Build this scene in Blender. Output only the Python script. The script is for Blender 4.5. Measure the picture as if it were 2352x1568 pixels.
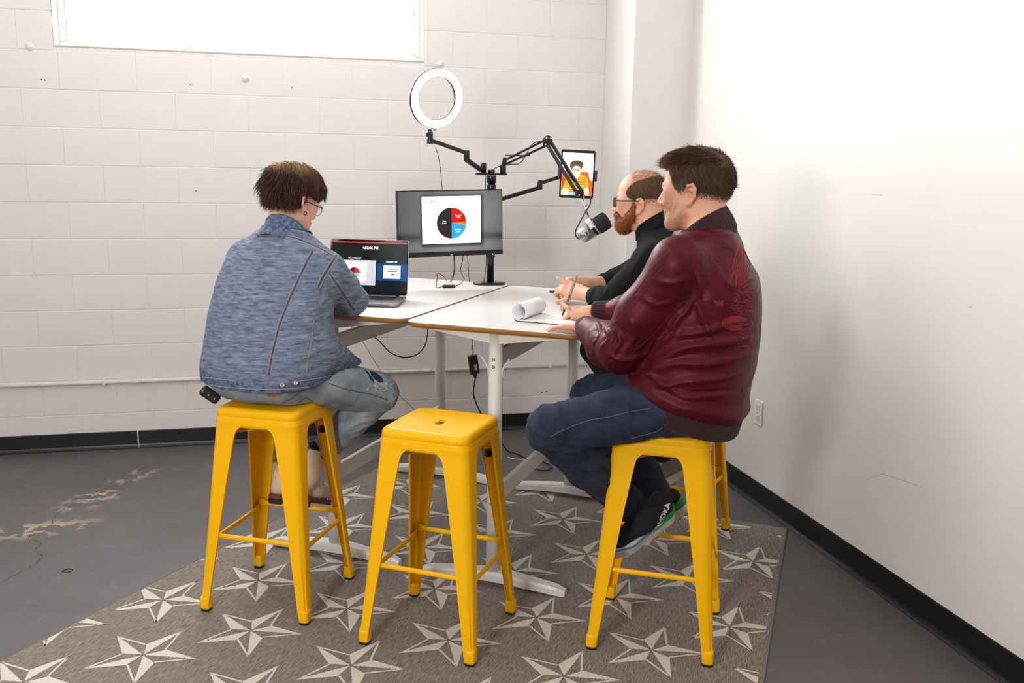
import bpy, bmesh, math, random
import numpy as np
from mathutils import Vector, Matrix

for _o in list(bpy.data.objects):
    bpy.data.objects.remove(_o)
scene = bpy.context.scene
COL = scene.collection
random.seed(7)

# ------------------------------------------------------------------ camera
F_PX, YAW, PITCH, ROLL = 2169.33, 0.241349, 0.185161, 0.018420
CAM = np.array([0.0, 0.0, 1.635])
_w = np.array([math.sin(YAW)*math.cos(PITCH), math.cos(YAW)*math.cos(PITCH), -math.sin(PITCH)])
_r0 = np.array([math.cos(YAW), -math.sin(YAW), 0.0]); _u0 = np.cross(_r0, _w)
CR = math.cos(ROLL)*_r0 + math.sin(ROLL)*_u0
CU = -math.sin(ROLL)*_r0 + math.cos(ROLL)*_u0
CW = _w
cam_d = bpy.data.cameras.new('camera'); cam_d.sensor_width = 36.0
cam_d.lens = F_PX*36.0/2352.0; cam_d.clip_start = 0.05; cam_d.clip_end = 60
cam = bpy.data.objects.new('camera', cam_d); COL.objects.link(cam)
cam.matrix_world = Matrix(((CR[0], CU[0], -CW[0], CAM[0]), (CR[1], CU[1], -CW[1], CAM[1]),
                           (CR[2], CU[2], -CW[2], CAM[2]), (0, 0, 0, 1)))
scene.camera = cam

# ------------------------------------------------------------------ world, lights, exposure
world = bpy.data.worlds.new('world'); scene.world = world; world.use_nodes = True
world.node_tree.nodes['Background'].inputs[0].default_value = (0.95, 0.97, 1.0, 1)
world.node_tree.nodes['Background'].inputs[1].default_value = 0.4
vs = scene.view_settings
vs.view_transform = 'Standard'; vs.look = 'None'; vs.gamma = 1.0; vs.use_curve_mapping = False
vs.exposure = 0.09

def area(name, loc, target, sx, sy, power, col=(1, 1, 1), spread=180):
    d = bpy.data.lights.new(name, 'AREA'); d.shape = 'RECTANGLE'; d.size = sx; d.size_y = sy
    d.energy = power; d.color = col; d.spread = math.radians(spread)
    o = bpy.data.objects.new(name, d); COL.objects.link(o); o.location = loc
    o.rotation_euler = (Vector(target)-Vector(loc)).to_track_quat('-Z', 'Y').to_euler()
    return o
WINDOW_POWER = 23.0; LID_TILT = 14.0
# studio flash heads standing in the room behind and beside the photographer
area('softbox_light_beside_photographer', (-1.5, 0.1, 1.85), (0.6, 3.6, 0.6), 0.6, 0.6, 65, (1.0, 0.98, 0.965))
area('bounce_light_on_ceiling', (-0.6, 2.2, 2.3), (-0.5, 2.8, 3.3), 1.0, 1.0, 27, (1.0, 0.985, 0.975))
area('flash_near_right_wall', (1.45, 1.85, 2.60), (2.26, 2.45, 2.15), 0.22, 0.22, 4.8, (1.0, 0.99, 0.97))

# ------------------------------------------------------------------ helpers
def px_plane(x, y, ax, v):
    d = (x-1176.0)/F_PX*CR - (y-784.0)/F_PX*CU + CW
    return CAM + (v-CAM[ax])/d[ax]*d
def lin(h):
    if isinstance(h, str):
        c = [int(h[i:i+2], 16)/255 for i in (0, 2, 4)]
        return tuple((x/12.92 if x <= .04045 else ((x+.055)/1.055)**2.4) for x in c)+(1.0,)
    return tuple(h[:3])+(1.0,)
MATS = {}
def mat(name, col, rough=.5, metal=0., var=None, bump=None, emit=0., coat=0., stretch=(1, 1, 1), col2=None,
        spec=.5, sheen=0., sss=0., attr=None, trans=0., rot=(0, 0, 0), aniso_bump=None, alpha=1.0):
    """procedural principled material; var=(scale, amount) colour noise, bump=(scale, strength)"""
    if name in MATS: return MATS[name]
    m = bpy.data.materials.new(name); m.use_nodes = True; MATS[name] = m
    nt = m.node_tree; N = nt.nodes; L = nt.links; b = N['Principled BSDF']
    b.inputs['Base Color'].default_value = lin(col); b.inputs['Roughness'].default_value = rough
    b.inputs['Metallic'].default_value = metal; b.inputs['Specular IOR Level'].default_value = spec
    if coat: b.inputs['Coat Weight'].default_value = coat; b.inputs['Coat Roughness'].default_value = .12
    if sheen: b.inputs['Sheen Weight'].default_value = sheen; b.inputs['Sheen Roughness'].default_value = .5
    if sss:
        b.inputs['Subsurface Weight'].default_value = sss
        b.inputs['Subsurface Radius'].default_value = (.012, .004, .002); b.inputs['Subsurface Scale'].default_value = 1.0
    if trans: b.inputs['Transmission Weight'].default_value = trans
    if alpha < 1: b.inputs['Alpha'].default_value = alpha
    if emit:
        b.inputs['Emission Color'].default_value = lin(col); b.inputs['Emission Strength'].default_value = emit
    tc = N.new('ShaderNodeTexCoord'); mp = N.new('ShaderNodeMapping'); L.new(tc.outputs['Object'], mp.inputs[0])
    mp.inputs['Scale'].default_value = stretch; mp.inputs['Rotation'].default_value = rot
    src = None
    if var:
        nz = N.new('ShaderNodeTexNoise'); nz.inputs['Scale'].default_value = var[0]; nz.inputs['Detail'].default_value = 6
        nz.inputs['Roughness'].default_value = .65; L.new(mp.outputs[0], nz.inputs['Vector'])
        mx = N.new('ShaderNodeMix'); mx.data_type = 'RGBA'
        c = lin(col); k = var[1]
        c2 = lin(col2) if col2 else tuple(x*(1-k) for x in c[:3])+(1,)
        mx.inputs[6].default_value = c; mx.inputs[7].default_value = c2
        mr = N.new('ShaderNodeMapRange'); mr.inputs[1].default_value = .35; mr.inputs[2].default_value = .65
        L.new(nz.outputs['Fac'], mr.inputs[0]); L.new(mr.outputs[0], mx.inputs[0])
        src = mx.outputs[2]
    if attr:
        at = N.new('ShaderNodeAttribute'); at.attribute_name = attr
        if src is None: src = at.outputs['Color']
        else:
            m2 = N.new('ShaderNodeMix'); m2.data_type = 'RGBA'; m2.blend_type = 'MULTIPLY'; m2.inputs[0].default_value = 1
            L.new(src, m2.inputs[6]); L.new(at.outputs['Color'], m2.inputs[7]); src = m2.outputs[2]
    if src is not None: L.new(src, b.inputs['Base Color'])
    if bump:
        nb = N.new('ShaderNodeTexNoise'); nb.inputs['Scale'].default_value = bump[0]; nb.inputs['Detail'].default_value = 5
        L.new(mp.outputs[0], nb.inputs['Vector'])
        bp = N.new('ShaderNodeBump'); bp.inputs['Strength'].default_value = bump[1]; bp.inputs['Distance'].default_value = .01
        L.new(nb.outputs['Fac'], bp.inputs['Height']); L.new(bp.outputs[0], b.inputs['Normal'])
    return m

def wloc(o):
    v = Vector((0, 0, 0))
    while o is not None: v += o.location; o = o.parent
    return v
def tag(o, label=None, cat=None, group=None, kind=None):
    if label: o['label'] = label
    if cat: o['category'] = cat
    if group: o['group'] = group
    if kind: o['kind'] = kind
    return o
def empty(name, loc, label=None, cat=None, group=None, kind=None):
    o = bpy.data.objects.new(name, None); COL.objects.link(o); o.location = Vector(loc); o.empty_display_size = .05
    return tag(o, label, cat, group, kind)
def link_mesh(name, me, m, parent=None):
    o = bpy.data.objects.new(name, me); COL.objects.link(o)
    if m is not None:
        for mm in (m if isinstance(m, (list, tuple)) else [m]): me.materials.append(mm)
    o.parent = parent
    return o
def np_mesh(name, V, Fq, smooth=True):
    """V (n,3) float, Fq (m,4) or (m,3) int"""
    me = bpy.data.meshes.new(name); V = np.asarray(V, np.float32); Fq = np.asarray(Fq, np.int32); k = Fq.shape[1]
    me.vertices.add(len(V)); me.vertices.foreach_set('co', V.ravel())
    me.loops.add(Fq.size); me.loops.foreach_set('vertex_index', Fq.ravel())
    me.polygons.add(len(Fq)); me.polygons.foreach_set('loop_start', np.arange(0, Fq.size, k, dtype=np.int32))
    me.polygons.foreach_set('loop_total', np.full(len(Fq), k, np.int32))
    me.polygons.foreach_set('use_smooth', np.full(len(Fq), smooth, bool))
    me.update(calc_edges=True); return me

class MB:
    """collects geometry in world (or local) coordinates; build() links it as one mesh object"""
    def __init__(s): s.v = []; s.f = []; s.m = []; s.sm = []
    def add(s, vs_, fs, mi=0, smooth=False):
        o = len(s.v); s.v += [tuple(map(float, p)) for p in vs_]
        for f in fs: s.f.append([i+o for i in f]); s.m.append(mi); s.sm.append(smooth)
        return s
    def bm(s, b, M=None, mi=0, smooth=False):
        b.verts.ensure_lookup_table(); b.verts.index_update()
        vv = [(M @ v.co) if M else v.co.copy() for v in b.verts]
        s.add(vv, [[v.index for v in f.verts] for f in b.faces], mi, smooth); b.free(); return s
    def box(s, c, size, R=None, bev=0., mi=0, seg=2, smooth=False):
        b = bmesh.new(); bmesh.ops.create_cube(b, size=1.0); bmesh.ops.scale(b, vec=size, verts=b.verts)
        if bev: bmesh.ops.bevel(b, geom=b.edges[:], offset=bev, segments=seg, affect='EDGES', profile=.5)
        M = Matrix.Translation(Vector(c)) @ (R.to_4x4() if R is not None else Matrix())
        return s.bm(b, M, mi, smooth)
    def tube(s, pts, r, n=10, mi=0, caps=True, smooth=True, flat=None):
        P = [Vector(p) for p in pts]; N = len(P); rs = r if isinstance(r, (list, tuple)) else [r]*N
        rings = []; up = None
        for i in range(N):
            t = (P[min(i+1, N-1)]-P[max(i-1, 0)]).normalized()
            if up is None:
                up = Vector((0, 0, 1)) if abs(t.z) < .9 else Vector((1, 0, 0))
            x = up - t*up.dot(t)
            x = x.normalized() if x.length > 1e-6 else t.orthogonal().normalized()
            y = t.cross(x); up = x
            ring = []
            for k in range(n):
                a = 2*math.pi*k/n; cx, cy = math.cos(a)*rs[i], math.sin(a)*rs[i]
                if flat: cx *= flat
                ring.append(P[i]+x*cx+y*cy)
            rings.append(ring)
        return s.loft(rings, caps, mi, smooth)
    def loft(s, rings, caps=True, mi=0, smooth=True, closed=False):
        n = len(rings[0]); V = [p for r in rings for p in r]; Fs = []
        R_ = len(rings); rng = R_ if closed else R_-1
        for i in range(rng):
            for k in range(n):
                a, b_ = i*n+k, i*n+(k+1) % n; j = (i+1) % R_
                Fs.append([a, b_, j*n+(k+1) % n, j*n+k])
        s.add(V, Fs, mi, smooth)
        if caps and not closed:
            s.add(rings[0], [list(range(n))[::-1]], mi, False); s.add(rings[-1], [list(range(n))], mi, False)
        return s
    def lathe(s, prof, origin, axis=(0, 0, 1), n=24, mi=0, smooth=True, caps=True):
        ax = Vector(axis).normalized(); x = ax.orthogonal().normalized(); y = ax.cross(x); o = Vector(origin)
        rings = [[o+ax*h+x*(r*math.cos(2*math.pi*k/n))+y*(r*math.sin(2*math.pi*k/n)) for k in range(n)] for r, h in prof]
        return s.loft(rings, caps, mi, smooth)
    def prism(s, poly, o, ux, uy, un, h, mi=0, smooth=False):
        """2D poly in the frame (o, ux, uy), extruded by h along un"""
        o, ux, uy, un = map(Vector, (o, ux, uy, un))
        a = [o+ux*p[0]+uy*p[1] for p in poly]; b_ = [p+un*h for p in a]; n = len(poly)
        s.add(a+b_, [list(range(n))[::-1], list(range(n, 2*n))]+[[i, (i+1) % n, n+(i+1) % n, n+i] for i in range(n)], mi, smooth)
        return s
    def mesh(s, name, off=Vector((0, 0, 0)), recalc=True):
        me = bpy.data.meshes.new(name)
        me.from_pydata([tuple(Vector(p)-off) for p in s.v], [], s.f)
        for p, mi, sm in zip(me.polygons, s.m, s.sm): p.material_index = mi; p.use_smooth = sm
        b = bmesh.new(); b.from_mesh(me); bmesh.ops.remove_doubles(b, verts=b.verts, dist=1e-6)
        if recalc: bmesh.ops.recalc_face_normals(b, faces=b.faces)
        b.to_mesh(me); b.free(); me.update(); return me
    def build(s, name, m, parent=None, label=None, cat=None, group=None, kind=None, origin=None):
        off = wloc(parent) if parent is not None else (Vector(origin) if origin is not None else Vector((0, 0, 0)))
        o = link_mesh(name, s.mesh(name, off), m, parent)
        if parent is None and origin is not None: o.location = off
        return tag(o, label, cat, group, kind)
def copy_tree(o, parent=None):
    c = o.copy(); COL.objects.link(c); c.parent = parent
    for ch in list(o.children): copy_tree(ch, c)
    return c
def rrect(hx, hy, r, n=5):
    out = []
    for cx, cy, a0 in ((hx-r, hy-r, 0), (-hx+r, hy-r, 90), (-hx+r, -hy+r, 180), (hx-r, -hy+r, 270)):
        for i in range(n+1):
            a = math.radians(a0+90*i/n); out.append((cx+r*math.cos(a), cy+r*math.sin(a)))
    return out
def smooth_path(pts, n=8):
    P = [Vector(p) for p in pts]; out = []
    for i in range(len(P)-1):
        p0, p1, p2, p3 = P[max(i-1, 0)], P[i], P[i+1], P[min(i+2, len(P)-1)]
        for k in range(n):
            t = k/n
            out.append(.5*((2*p1)+(-p0+p2)*t+(2*p0-5*p1+4*p2-p3)*t*t+(-p0+3*p1-3*p2+p3)*t**3))
    out.append(P[-1]); return out
def frame_rot(x, y, z): return Matrix((x, y, z)).transposed()
def text_mesh(txt, size, bold=0.):
    cu = bpy.data.curves.new('lettering', 'FONT'); cu.body = txt; cu.size = size; cu.align_x = 'CENTER'; cu.align_y = 'CENTER'
    cu.offset = bold; cu.resolution_u = 3
    to = bpy.data.objects.new('lettering_tmp', cu); COL.objects.link(to)
    dg = bpy.context.evaluated_depsgraph_get(); dg.update()
    me = bpy.data.meshes.new_from_object(to.evaluated_get(dg)); bpy.data.objects.remove(to); bpy.data.curves.remove(cu)
    return me
def lettering(name, txt, size, o, ux, uy, m, parent, bold=0., sx=1.0):
    me = text_mesh(txt, size, bold); o = Vector(o); ux = Vector(ux); uy = Vector(uy); off = wloc(parent)
    for v in me.vertices: v.co = o+ux*(v.co.x*sx)+uy*v.co.y-off
    me.materials.clear()
    return link_mesh(name, me, m, parent)
# ------------------------------------------------------------------ signed distance modelling for bodies and clothes
def smin(a, b, k):
    if k <= 0: return np.minimum(a, b)
    h = np.clip(.5+.5*(b-a)/k, 0, 1); return b+(a-b)*h-k*h*(1-h)
def smax(a, b, k): return -smin(-a, -b, k)
def A3(p): return np.array(p, np.float32)
class RC:
    """round cone between a and b"""
    def __init__(s, a, b, ra, rb, k=.01, op='u'): s.a = A3(a); s.b = A3(b); s.ra = ra; s.rb = rb; s.k = k; s.op = op
    def ev(s, P):
        ba = s.b-s.a; L2 = float(ba @ ba)+1e-12; pa = P-s.a
        t = np.clip((pa @ ba)/L2, 0, 1); d = pa-t[:, None]*ba
        return np.sqrt((d*d).sum(1))-(s.ra+(s.rb-s.ra)*t)
class EL:
    """ellipsoid, axes = rows of rot"""
    def __init__(s, c, r, rot=None, k=.01, op='u'):
        s.c = A3(c); s.r = A3(r); s.rot = None if rot is None else np.array(rot, np.float32); s.k = k; s.op = op
    def ev(s, P):
        p = P-s.c
        if s.rot is not None: p = p @ s.rot.T
        q = p/s.r; k0 = np.sqrt((q*q).sum(1)); k1 = np.sqrt(((q/s.r)**2).sum(1))+1e-9
        return k0*(k0-1)/k1
class BX:
    """rounded box, axes = rows of rot"""
    def __init__(s, c, h, r, rot=None, k=.01, op='u'):
        s.c = A3(c); s.h = A3(h)-r; s.r = r; s.rot = None if rot is None else np.array(rot, np.float32); s.k = k; s.op = op
    def ev(s, P):
        p = P-s.c
        if s.rot is not None: p = p @ s.rot.T
        q = np.abs(p)-s.h; return np.sqrt((np.maximum(q, 0)**2).sum(1))+np.minimum(q.max(1), 0)-s.r
class TZ_:
    """upright trunk: elliptical sections (cx, cy, half width, half depth) along z, width axis w"""
    def __init__(s, st, w, k=.02, op='u', p=2.3, cap=.03):
        st = np.array(st, float); zz = np.linspace(st[0, 0], st[-1, 0], 80)
        cols = [np.interp(zz, st[:, 0], st[:, i]) for i in range(1, 5)]
        ker = np.hanning(13); ker /= ker.sum()
        cols = [np.convolve(np.pad(c, 6, mode='edge'), ker, 'valid') for c in cols]
        s.z = zz; s.cols = cols; s.w = A3(w)[:2]; s.k = k; s.op = op; s.p = p; s.cap = cap
    def ev(s, P):
        z = P[:, 2]; cx, cy, a, b = [np.interp(z, s.z, c) for c in s.cols]
        dx, dy = P[:, 0]-cx, P[:, 1]-cy; u = np.abs(dx*s.w[0]+dy*s.w[1])/a; v = np.abs(-dx*s.w[1]+dy*s.w[0])/b
        d = ((u**s.p+v**s.p)**(1/s.p)-1)*np.minimum(a, b)
        return smax(d, np.maximum(s.z[0]-z, z-s.z[-1]), s.cap).astype(np.float32)
class XF:
    """prim given in a local frame: world = o + scale * (rot^T local); rot rows = local axes in world"""
    def __init__(s, prim, o, rot, sc=1.): s.p = prim; s.o = A3(o); s.rot = np.array(rot, np.float32); s.sc = sc; s.k = prim.k*sc; s.op = prim.op
    def ev(s, P): return s.p.ev(((P-s.o) @ s.rot.T)/s.sc)*s.sc
class SDF:
    def __init__(s, prims, disp=None, amp=0.): s.prims = prims; s.disp = disp; s.amp = amp
    def ev(s, P, idx=None, near=None):
        P = np.asarray(P, np.float32); d = None
        for p in (s.prims if idx is None else [s.prims[i] for i in idx]):
            e = p.ev(P)
            if d is None: d = e if p.op == 'u' else np.full(len(P), 9., np.float32)
            elif p.op == 'u': d = smin(d, e, p.k)
            else: d = smax(d, -e, p.k)
        if d is None: d = np.full(len(P), 9., np.float32)
        if s.disp is None: return d
        if near is None: return d+s.disp(P)
        m = np.abs(d) < near
        if m.any(): d = d.copy(); d[m] += s.disp(P[m])
        return d
    def grad(s, P, h=.002):
        P = np.asarray(P, np.float32); g = np.zeros_like(P)
        for i in range(3):
            e = np.zeros(3, np.float32); e[i] = h; g[:, i] = s.ev(P+e)-s.ev(P-e)
        return g/(np.linalg.norm(g, axis=1, keepdims=True)+1e-9)
    def snap(s, P, off=0., it=4):
        P = np.array(P, np.float32)
        for _ in range(it): P = P-s.grad(P)*(s.ev(P)-off)[:, None]
        return P
    def hit(s, pxs, t0=1.5, t1=6.):
        """surface points seen at photograph pixels"""
        px = np.array(pxs, float); D = (px[:, :1]-1176)/F_PX*CR-(px[:, 1:]-784)/F_PX*CU+CW; n = np.linalg.norm(D, axis=1, keepdims=True); D = D/n
        t = np.full(len(px), t0)
        t = np.full(len(px), t0); base = SDF(s.prims)
        for _ in range(24): t = np.minimum(t+(base.ev(CAM+D*t[:, None])-s.amp)*.9, t1)
        for _ in range(16 if s.disp is not None else 8): t = np.minimum(t+s.ev(CAM+D*t[:, None])*.75, t1)
        return CAM+D*t[:, None], t < t1-.01
    def mesh(s, lo, hi, h, nb=12):
        lo = A3(lo); dims = np.ceil((A3(hi)-lo)/h).astype(int)+2; B = np.ceil(dims/nb).astype(int); n = B*nb
        D = np.empty(n, np.float32)
        bi = np.stack(np.meshgrid(*[np.arange(x) for x in B], indexing='ij'), -1).reshape(-1, 3)
        cen = (lo+(bi*nb+(nb-1)/2)*h).astype(np.float32); hd = .5*nb*h*1.7321
        per = np.stack([p.ev(cen) for p in s.prims], 1); iu = [i for i, p in enumerate(s.prims) if p.op == 'u']
        kk = np.array([p.k for p in s.prims]); tot = s.ev(cen); mn = per[:, iu].min(1)
        act = np.minimum(np.abs(tot), np.abs(mn)) < hd*1.35+s.amp+kk.max()
        base = np.stack(np.meshgrid(*[np.arange(nb)]*3, indexing='ij'), -1).reshape(-1, 3).astype(np.float32)*h
        for j in range(len(bi)):
            x, y, z = bi[j]*nb
            if not act[j]: D[x:x+nb, y:y+nb, z:z+nb] = tot[j]; continue
            idx = np.nonzero(per[j] < mn[j]+2.2*hd+kk*1.5+.01)[0]
            idx = [i for i in idx if s.prims[i].op == 'u' or per[j][i] < hd*1.4+kk[i]]
            P = base+(lo+bi[j]*nb*h); D[x:x+nb, y:y+nb, z:z+nb] = s.ev(P, idx, s.amp+3*h).reshape(nb, nb, nb)
        return surface_nets(D, lo, h)
def surface_nets(D, lo, h):
    I = (D < 0); nx, ny, nz = D.shape; c = np.zeros((nx-1, ny-1, nz-1), np.int8)
    for a in (0, 1):
        for b in (0, 1):
            for e in (0, 1): c += I[a:nx-1+a, b:ny-1+b, e:nz-1+e]
    cells = np.argwhere((c > 0) & (c < 8)); idx = np.full(c.shape, -1, np.int32); idx[tuple(cells.T)] = np.arange(len(cells))
    acc = np.zeros((len(cells), 3)); cnt = np.zeros(len(cells)); x, y, z = cells.T
    cor = [(a, b, e) for a in (0, 1) for b in (0, 1) for e in (0, 1)]
    for i in range(8):
        for j in range(i+1, 8):
            d = np.abs(np.array(cor[i])-cor[j])
            if d.sum() != 1: continue
            v0 = D[x+cor[i][0], y+cor[i][1], z+cor[i][2]]; v1 = D[x+cor[j][0], y+cor[j][1], z+cor[j][2]]
            m = (v0 < 0) != (v1 < 0); t = np.where(m, v0/np.where(m, v0-v1, 1), 0)
            p = np.array(cor[i])[None]+t[:, None]*(np.array(cor[j])-cor[i])[None]
            acc += np.where(m[:, None], p, 0); cnt += m
    V = (cells+acc/cnt[:, None])*h+lo; Fs = []
    for ax in range(3):
        s0 = [slice(0, n) for n in D.shape]; s1 = list(s0); s0[ax] = slice(0, D.shape[ax]-1); s1[ax] = slice(1, D.shape[ax])
        a, b = I[tuple(s0)], I[tuple(s1)]; E = np.argwhere(a != b)
        o1, o2 = [i for i in range(3) if i != ax]
        E = E[(E[:, o1] > 0) & (E[:, o2] > 0) & (E[:, o1] < D.shape[o1]-1) & (E[:, o2] < D.shape[o2]-1)]
        def g(d1, d2):
            q = E.copy(); q[:, o1] -= d1; q[:, o2] -= d2; return idx[tuple(q.T)]
        Q = np.stack([g(1, 1), g(0, 1), g(0, 0), g(1, 0)], 1)
        flip = a[tuple(E.T)] if ax != 1 else ~a[tuple(E.T)]
        Q[~flip] = Q[~flip][:, ::-1]; Fs.append(Q)
    return V, np.concatenate(Fs)
_rn = np.random.RandomState(4)
_ND = [(_rn.normal(size=3), _rn.rand()*6.28) for _ in range(40)]
def wav(P, freq, seed=0, n=5):
    """cheap smooth noise in about -1..1"""
    out = np.zeros(len(P), np.float32)
    for i in range(n):
        d, ph = _ND[(seed*7+i) % 40]; d = d/np.linalg.norm(d)
        out += np.sin((P @ d.astype(np.float32))*freq*(.6+.22*i)+ph+1.3*np.sin((P @ np.roll(d, 1).astype(np.float32))*freq*.53+ph*2))
    return out/n*1.5
from mathutils.bvhtree import BVHTree
def mesh_normals(V, Fq):
    n = np.cross(V[Fq[:, 2]]-V[Fq[:, 0]], V[Fq[:, 3]]-V[Fq[:, 1]]); N = np.zeros_like(V)
    for k in range(4):
        for i in range(3): N[:, i] += np.bincount(Fq[:, k], n[:, i], len(V))
    return N/(np.linalg.norm(N, axis=1, keepdims=True)+1e-12)
class Surf:
    """a finished surface: pixel rays and nearest points on it"""
    def __init__(s, V, Fq): s.t = BVHTree.FromPolygons(V.tolist(), Fq.tolist()); s.V = V
    def hit(s, pxs):
        P = []; ok = []
        for x, y in pxs:
            d = (x-1176)/F_PX*CR-(y-784)/F_PX*CU+CW; r = s.t.ray_cast(Vector(CAM), Vector(d).normalized())
            ok.append(r[0] is not None); P.append(tuple(r[0]) if r[0] is not None else (0, 0, 0))
        return np.array(P), np.array(ok)
    def snap(s, P, off=0., it=1):
        out = []
        for p in P:
            r = s.t.find_nearest(Vector(p)); out.append(tuple(r[0]+r[1]*off))
        return np.array(out)
def fold_px(surf, pxs):
    px = [tuple(p)[:2] for p in smooth_path([Vector((x, y, 0)) for x, y in pxs], 28)]; P, ok = surf.hit(px); return P[ok]
def sdf_obj(name, sdf, lo, hi, h, m, parent, disp=None, folds=(), surf=False, col=None):
    """mesh the field; then push the cloth out or in along its normals (creases), return object (and its surface)"""
    V, Fq = sdf.mesh(lo, hi, h); V = V.astype(np.float64)
    if disp is not None or folds:
        N = mesh_normals(V, Fq); d = np.zeros(len(V))
        if disp is not None: d += disp(V.astype(np.float32))
        if folds:
            s0 = Surf(V, Fq)
            for pxs, amp, wd in folds:
                L = fold_px(s0, pxs)
                if len(L) < 2: continue
                mk = np.nonzero(np.all((V > L.min(0)-3.2*wd) & (V < L.max(0)+3.2*wd), axis=1))[0]
                if not len(mk): continue
                dd = np.full(len(mk), 9.); tt = np.zeros(len(mk))
                for i, p in enumerate(L):
                    e = np.sqrt(((V[mk]-p)**2).sum(1)); u = e < dd; dd[u] = e[u]; tt[u] = i/(len(L)-1)
                fade = np.sin(np.clip(tt, .04, .96)*math.pi)**.5
                d[mk] += amp*fade*(np.exp(-(dd/wd)**2)-.45*np.exp(-(dd/(2.1*wd))**2))
        V = V+N*d[:, None]
    me = np_mesh(name, V-np.array(wloc(parent)), Fq); o = link_mesh(name, me, m, parent)
    return (o, Surf(V, Fq)) if surf else o
def attr_color(o, rgb):
    """rgb (n,3) linear colours per vertex: dye, skin tone, hair colour"""
    a = o.data.color_attributes.new('tone', 'FLOAT_COLOR', 'POINT')
    c = np.ones((len(rgb), 4), np.float32); c[:, :3] = rgb; a.data.foreach_set('color', c.ravel())
def verts_world(o):
    n = len(o.data.vertices); a = np.empty(n*3, np.float32); o.data.vertices.foreach_get('co', a); return a.reshape(-1, 3)+np.array(wloc(o), np.float32)
def seam_px(sdf, pxs, r, m, parent, name='seam', off=0., sub=5):
    px = [tuple(p)[:2] for p in smooth_path([Vector((x, y, 0)) for x, y in pxs], sub)]
    P, ok = sdf.hit(px); P = P[ok]
    if len(P) < 2: return None
    P = sdf.snap(P, off, 2); q = MB(); q.tube([tuple(p) for p in P], r, 6); return q.build(name, m, parent)
# ---- limb helpers
def V3(*a): return np.array(a, float)
def unit(v): v = np.asarray(v, float); return v/np.linalg.norm(v)
def head_prims(o, fwd, up, sc, jaw=1., ear_out=.0, nose=1., chin=1., neck=None, neck_r=.055, ear_dz=0., ear_sc=1.):
    """head in a local frame x right, y forward, z up; origin between the ears; sc 1 = 23 cm head"""
    y = unit(fwd); z = unit(np.asarray(up)-y*np.dot(up, y)); x = np.cross(y, z); R = np.array([x, y, z])
    L = []
    L.append(EL((0, -.012, .045), (.0735, .094, .082), k=.02))
    L.append(EL((0, .012, .052), (.066, .078, .068), k=.03))                       # forehead
    L.append(EL((0, .030, -.012), (.059, .064, .070), k=.03))                      # mid face
    L.append(RC((0, .055, -.070), (0, .030, -.055), .030*jaw, .045*jaw, k=.03))    # jaw
    L.append(RC((.045*jaw, .005, -.045), (.016, .064, -.084), .022, .020, k=.025))
    L.append(RC((-.045*jaw, .005, -.045), (-.016, .064, -.084), .022, .020, k=.025))
    L.append(EL((0, .078, -.090), (.020*chin, .017, .017), k=.018))                # chin
    L.append(RC((.046, .068, .010), (.030, .079, -.022), .016, .016, k=.02)); L.append(RC((-.046, .068, .010), (-.030, .079, -.022), .016, .016, k=.02))   # cheeks
    L.append(RC((-.036, .083, .026), (.036, .083, .026), .011, .011, k=.018))      # brow
    for s_ in (-1, 1): L.append(EL((s_*.031, .098, .006), (.017, .014, .011), k=.012, op='s'))
    for s_ in (-1, 1): L.append(EL((s_*.031, .079, .006), (.0125, .0125, .0118), k=.003))
    for s_ in (-1, 1): L.append(RC((s_*.022, .0905, .013), (s_*.041, .086, .0125), .0034, .003, k=.004))   # upper lids
    L.append(RC((0, .094, .016), (0, .115*nose, -.024), .0085, .0105, k=.012))     # nose
    for s_ in (-1, 1): L.append(EL((s_*.0115, .103*nose, -.0285), (.0075, .010, .0075), k=.008))
    for s_ in (-1, 1): L.append(EL((s_*.006, .106*nose, -.036), (.0032, .006, .004), k=.003, op='s'))
    L.append(RC((-.018, .091, -.053), (.018, .091, -.053), .0058, .0058, k=.007)); L.append(RC((-.015, .089, -.064), (.015, .089, -.064), .0068, .0068, k=.007))  # lips
    L.append(RC((-.021, .099, -.0585), (.021, .099, -.0585), .0022, .0022, k=.004, op='s'))
    for s_ in (-1, 1):
        e = s_*(.074+ear_out); i0 = len(L)
        L.append(RC((e*.97, -.004, -.016), (e*1.04, -.016, .012), .008, .011, k=.008))             # concha base
        pts = [(e*1.00, .004, .010), (e*1.09, -.004, .027), (e*1.14, -.019, .030), (e*1.15, -.029, .016), (e*1.11, -.026, -.006), (e*1.05, -.014, -.024), (e*1.01, -.004, -.030)]
        for a, b in zip(pts[:-1], pts[1:]): L.append(RC(a, b, .0047, .0047, k=.003))
        L.append(EL((e*1.02, -.004, -.028), (.006, .008, .009), k=.006))                             # lobe
        L.append(RC((e*1.07, -.019, .016), (e*1.05, -.015, -.008), .0038, .0038, k=.005))
        L.append(EL((e*1.10, -.010, .000), (.010, .008, .012), k=.004, op='s'))
        for p in L[i0:]:
            for a_ in ('a', 'b', 'c'):
                if hasattr(p, a_): getattr(p, a_)[2] += ear_dz
    out = [XF(p, o, R, sc) for p in L]
    if neck is not None:
        c = np.asarray(o)+R.T @ (np.array([0, -.030, -.075])*sc)
        out.insert(3, RC(np.asarray(o)+R.T @ (np.array([0, -.030, -.02])*sc), c, neck_r*.98, neck_r, k=.035))
        out.insert(4, RC(c, neck, neck_r, neck_r*1.12, k=.03))
    return out, R
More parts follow.
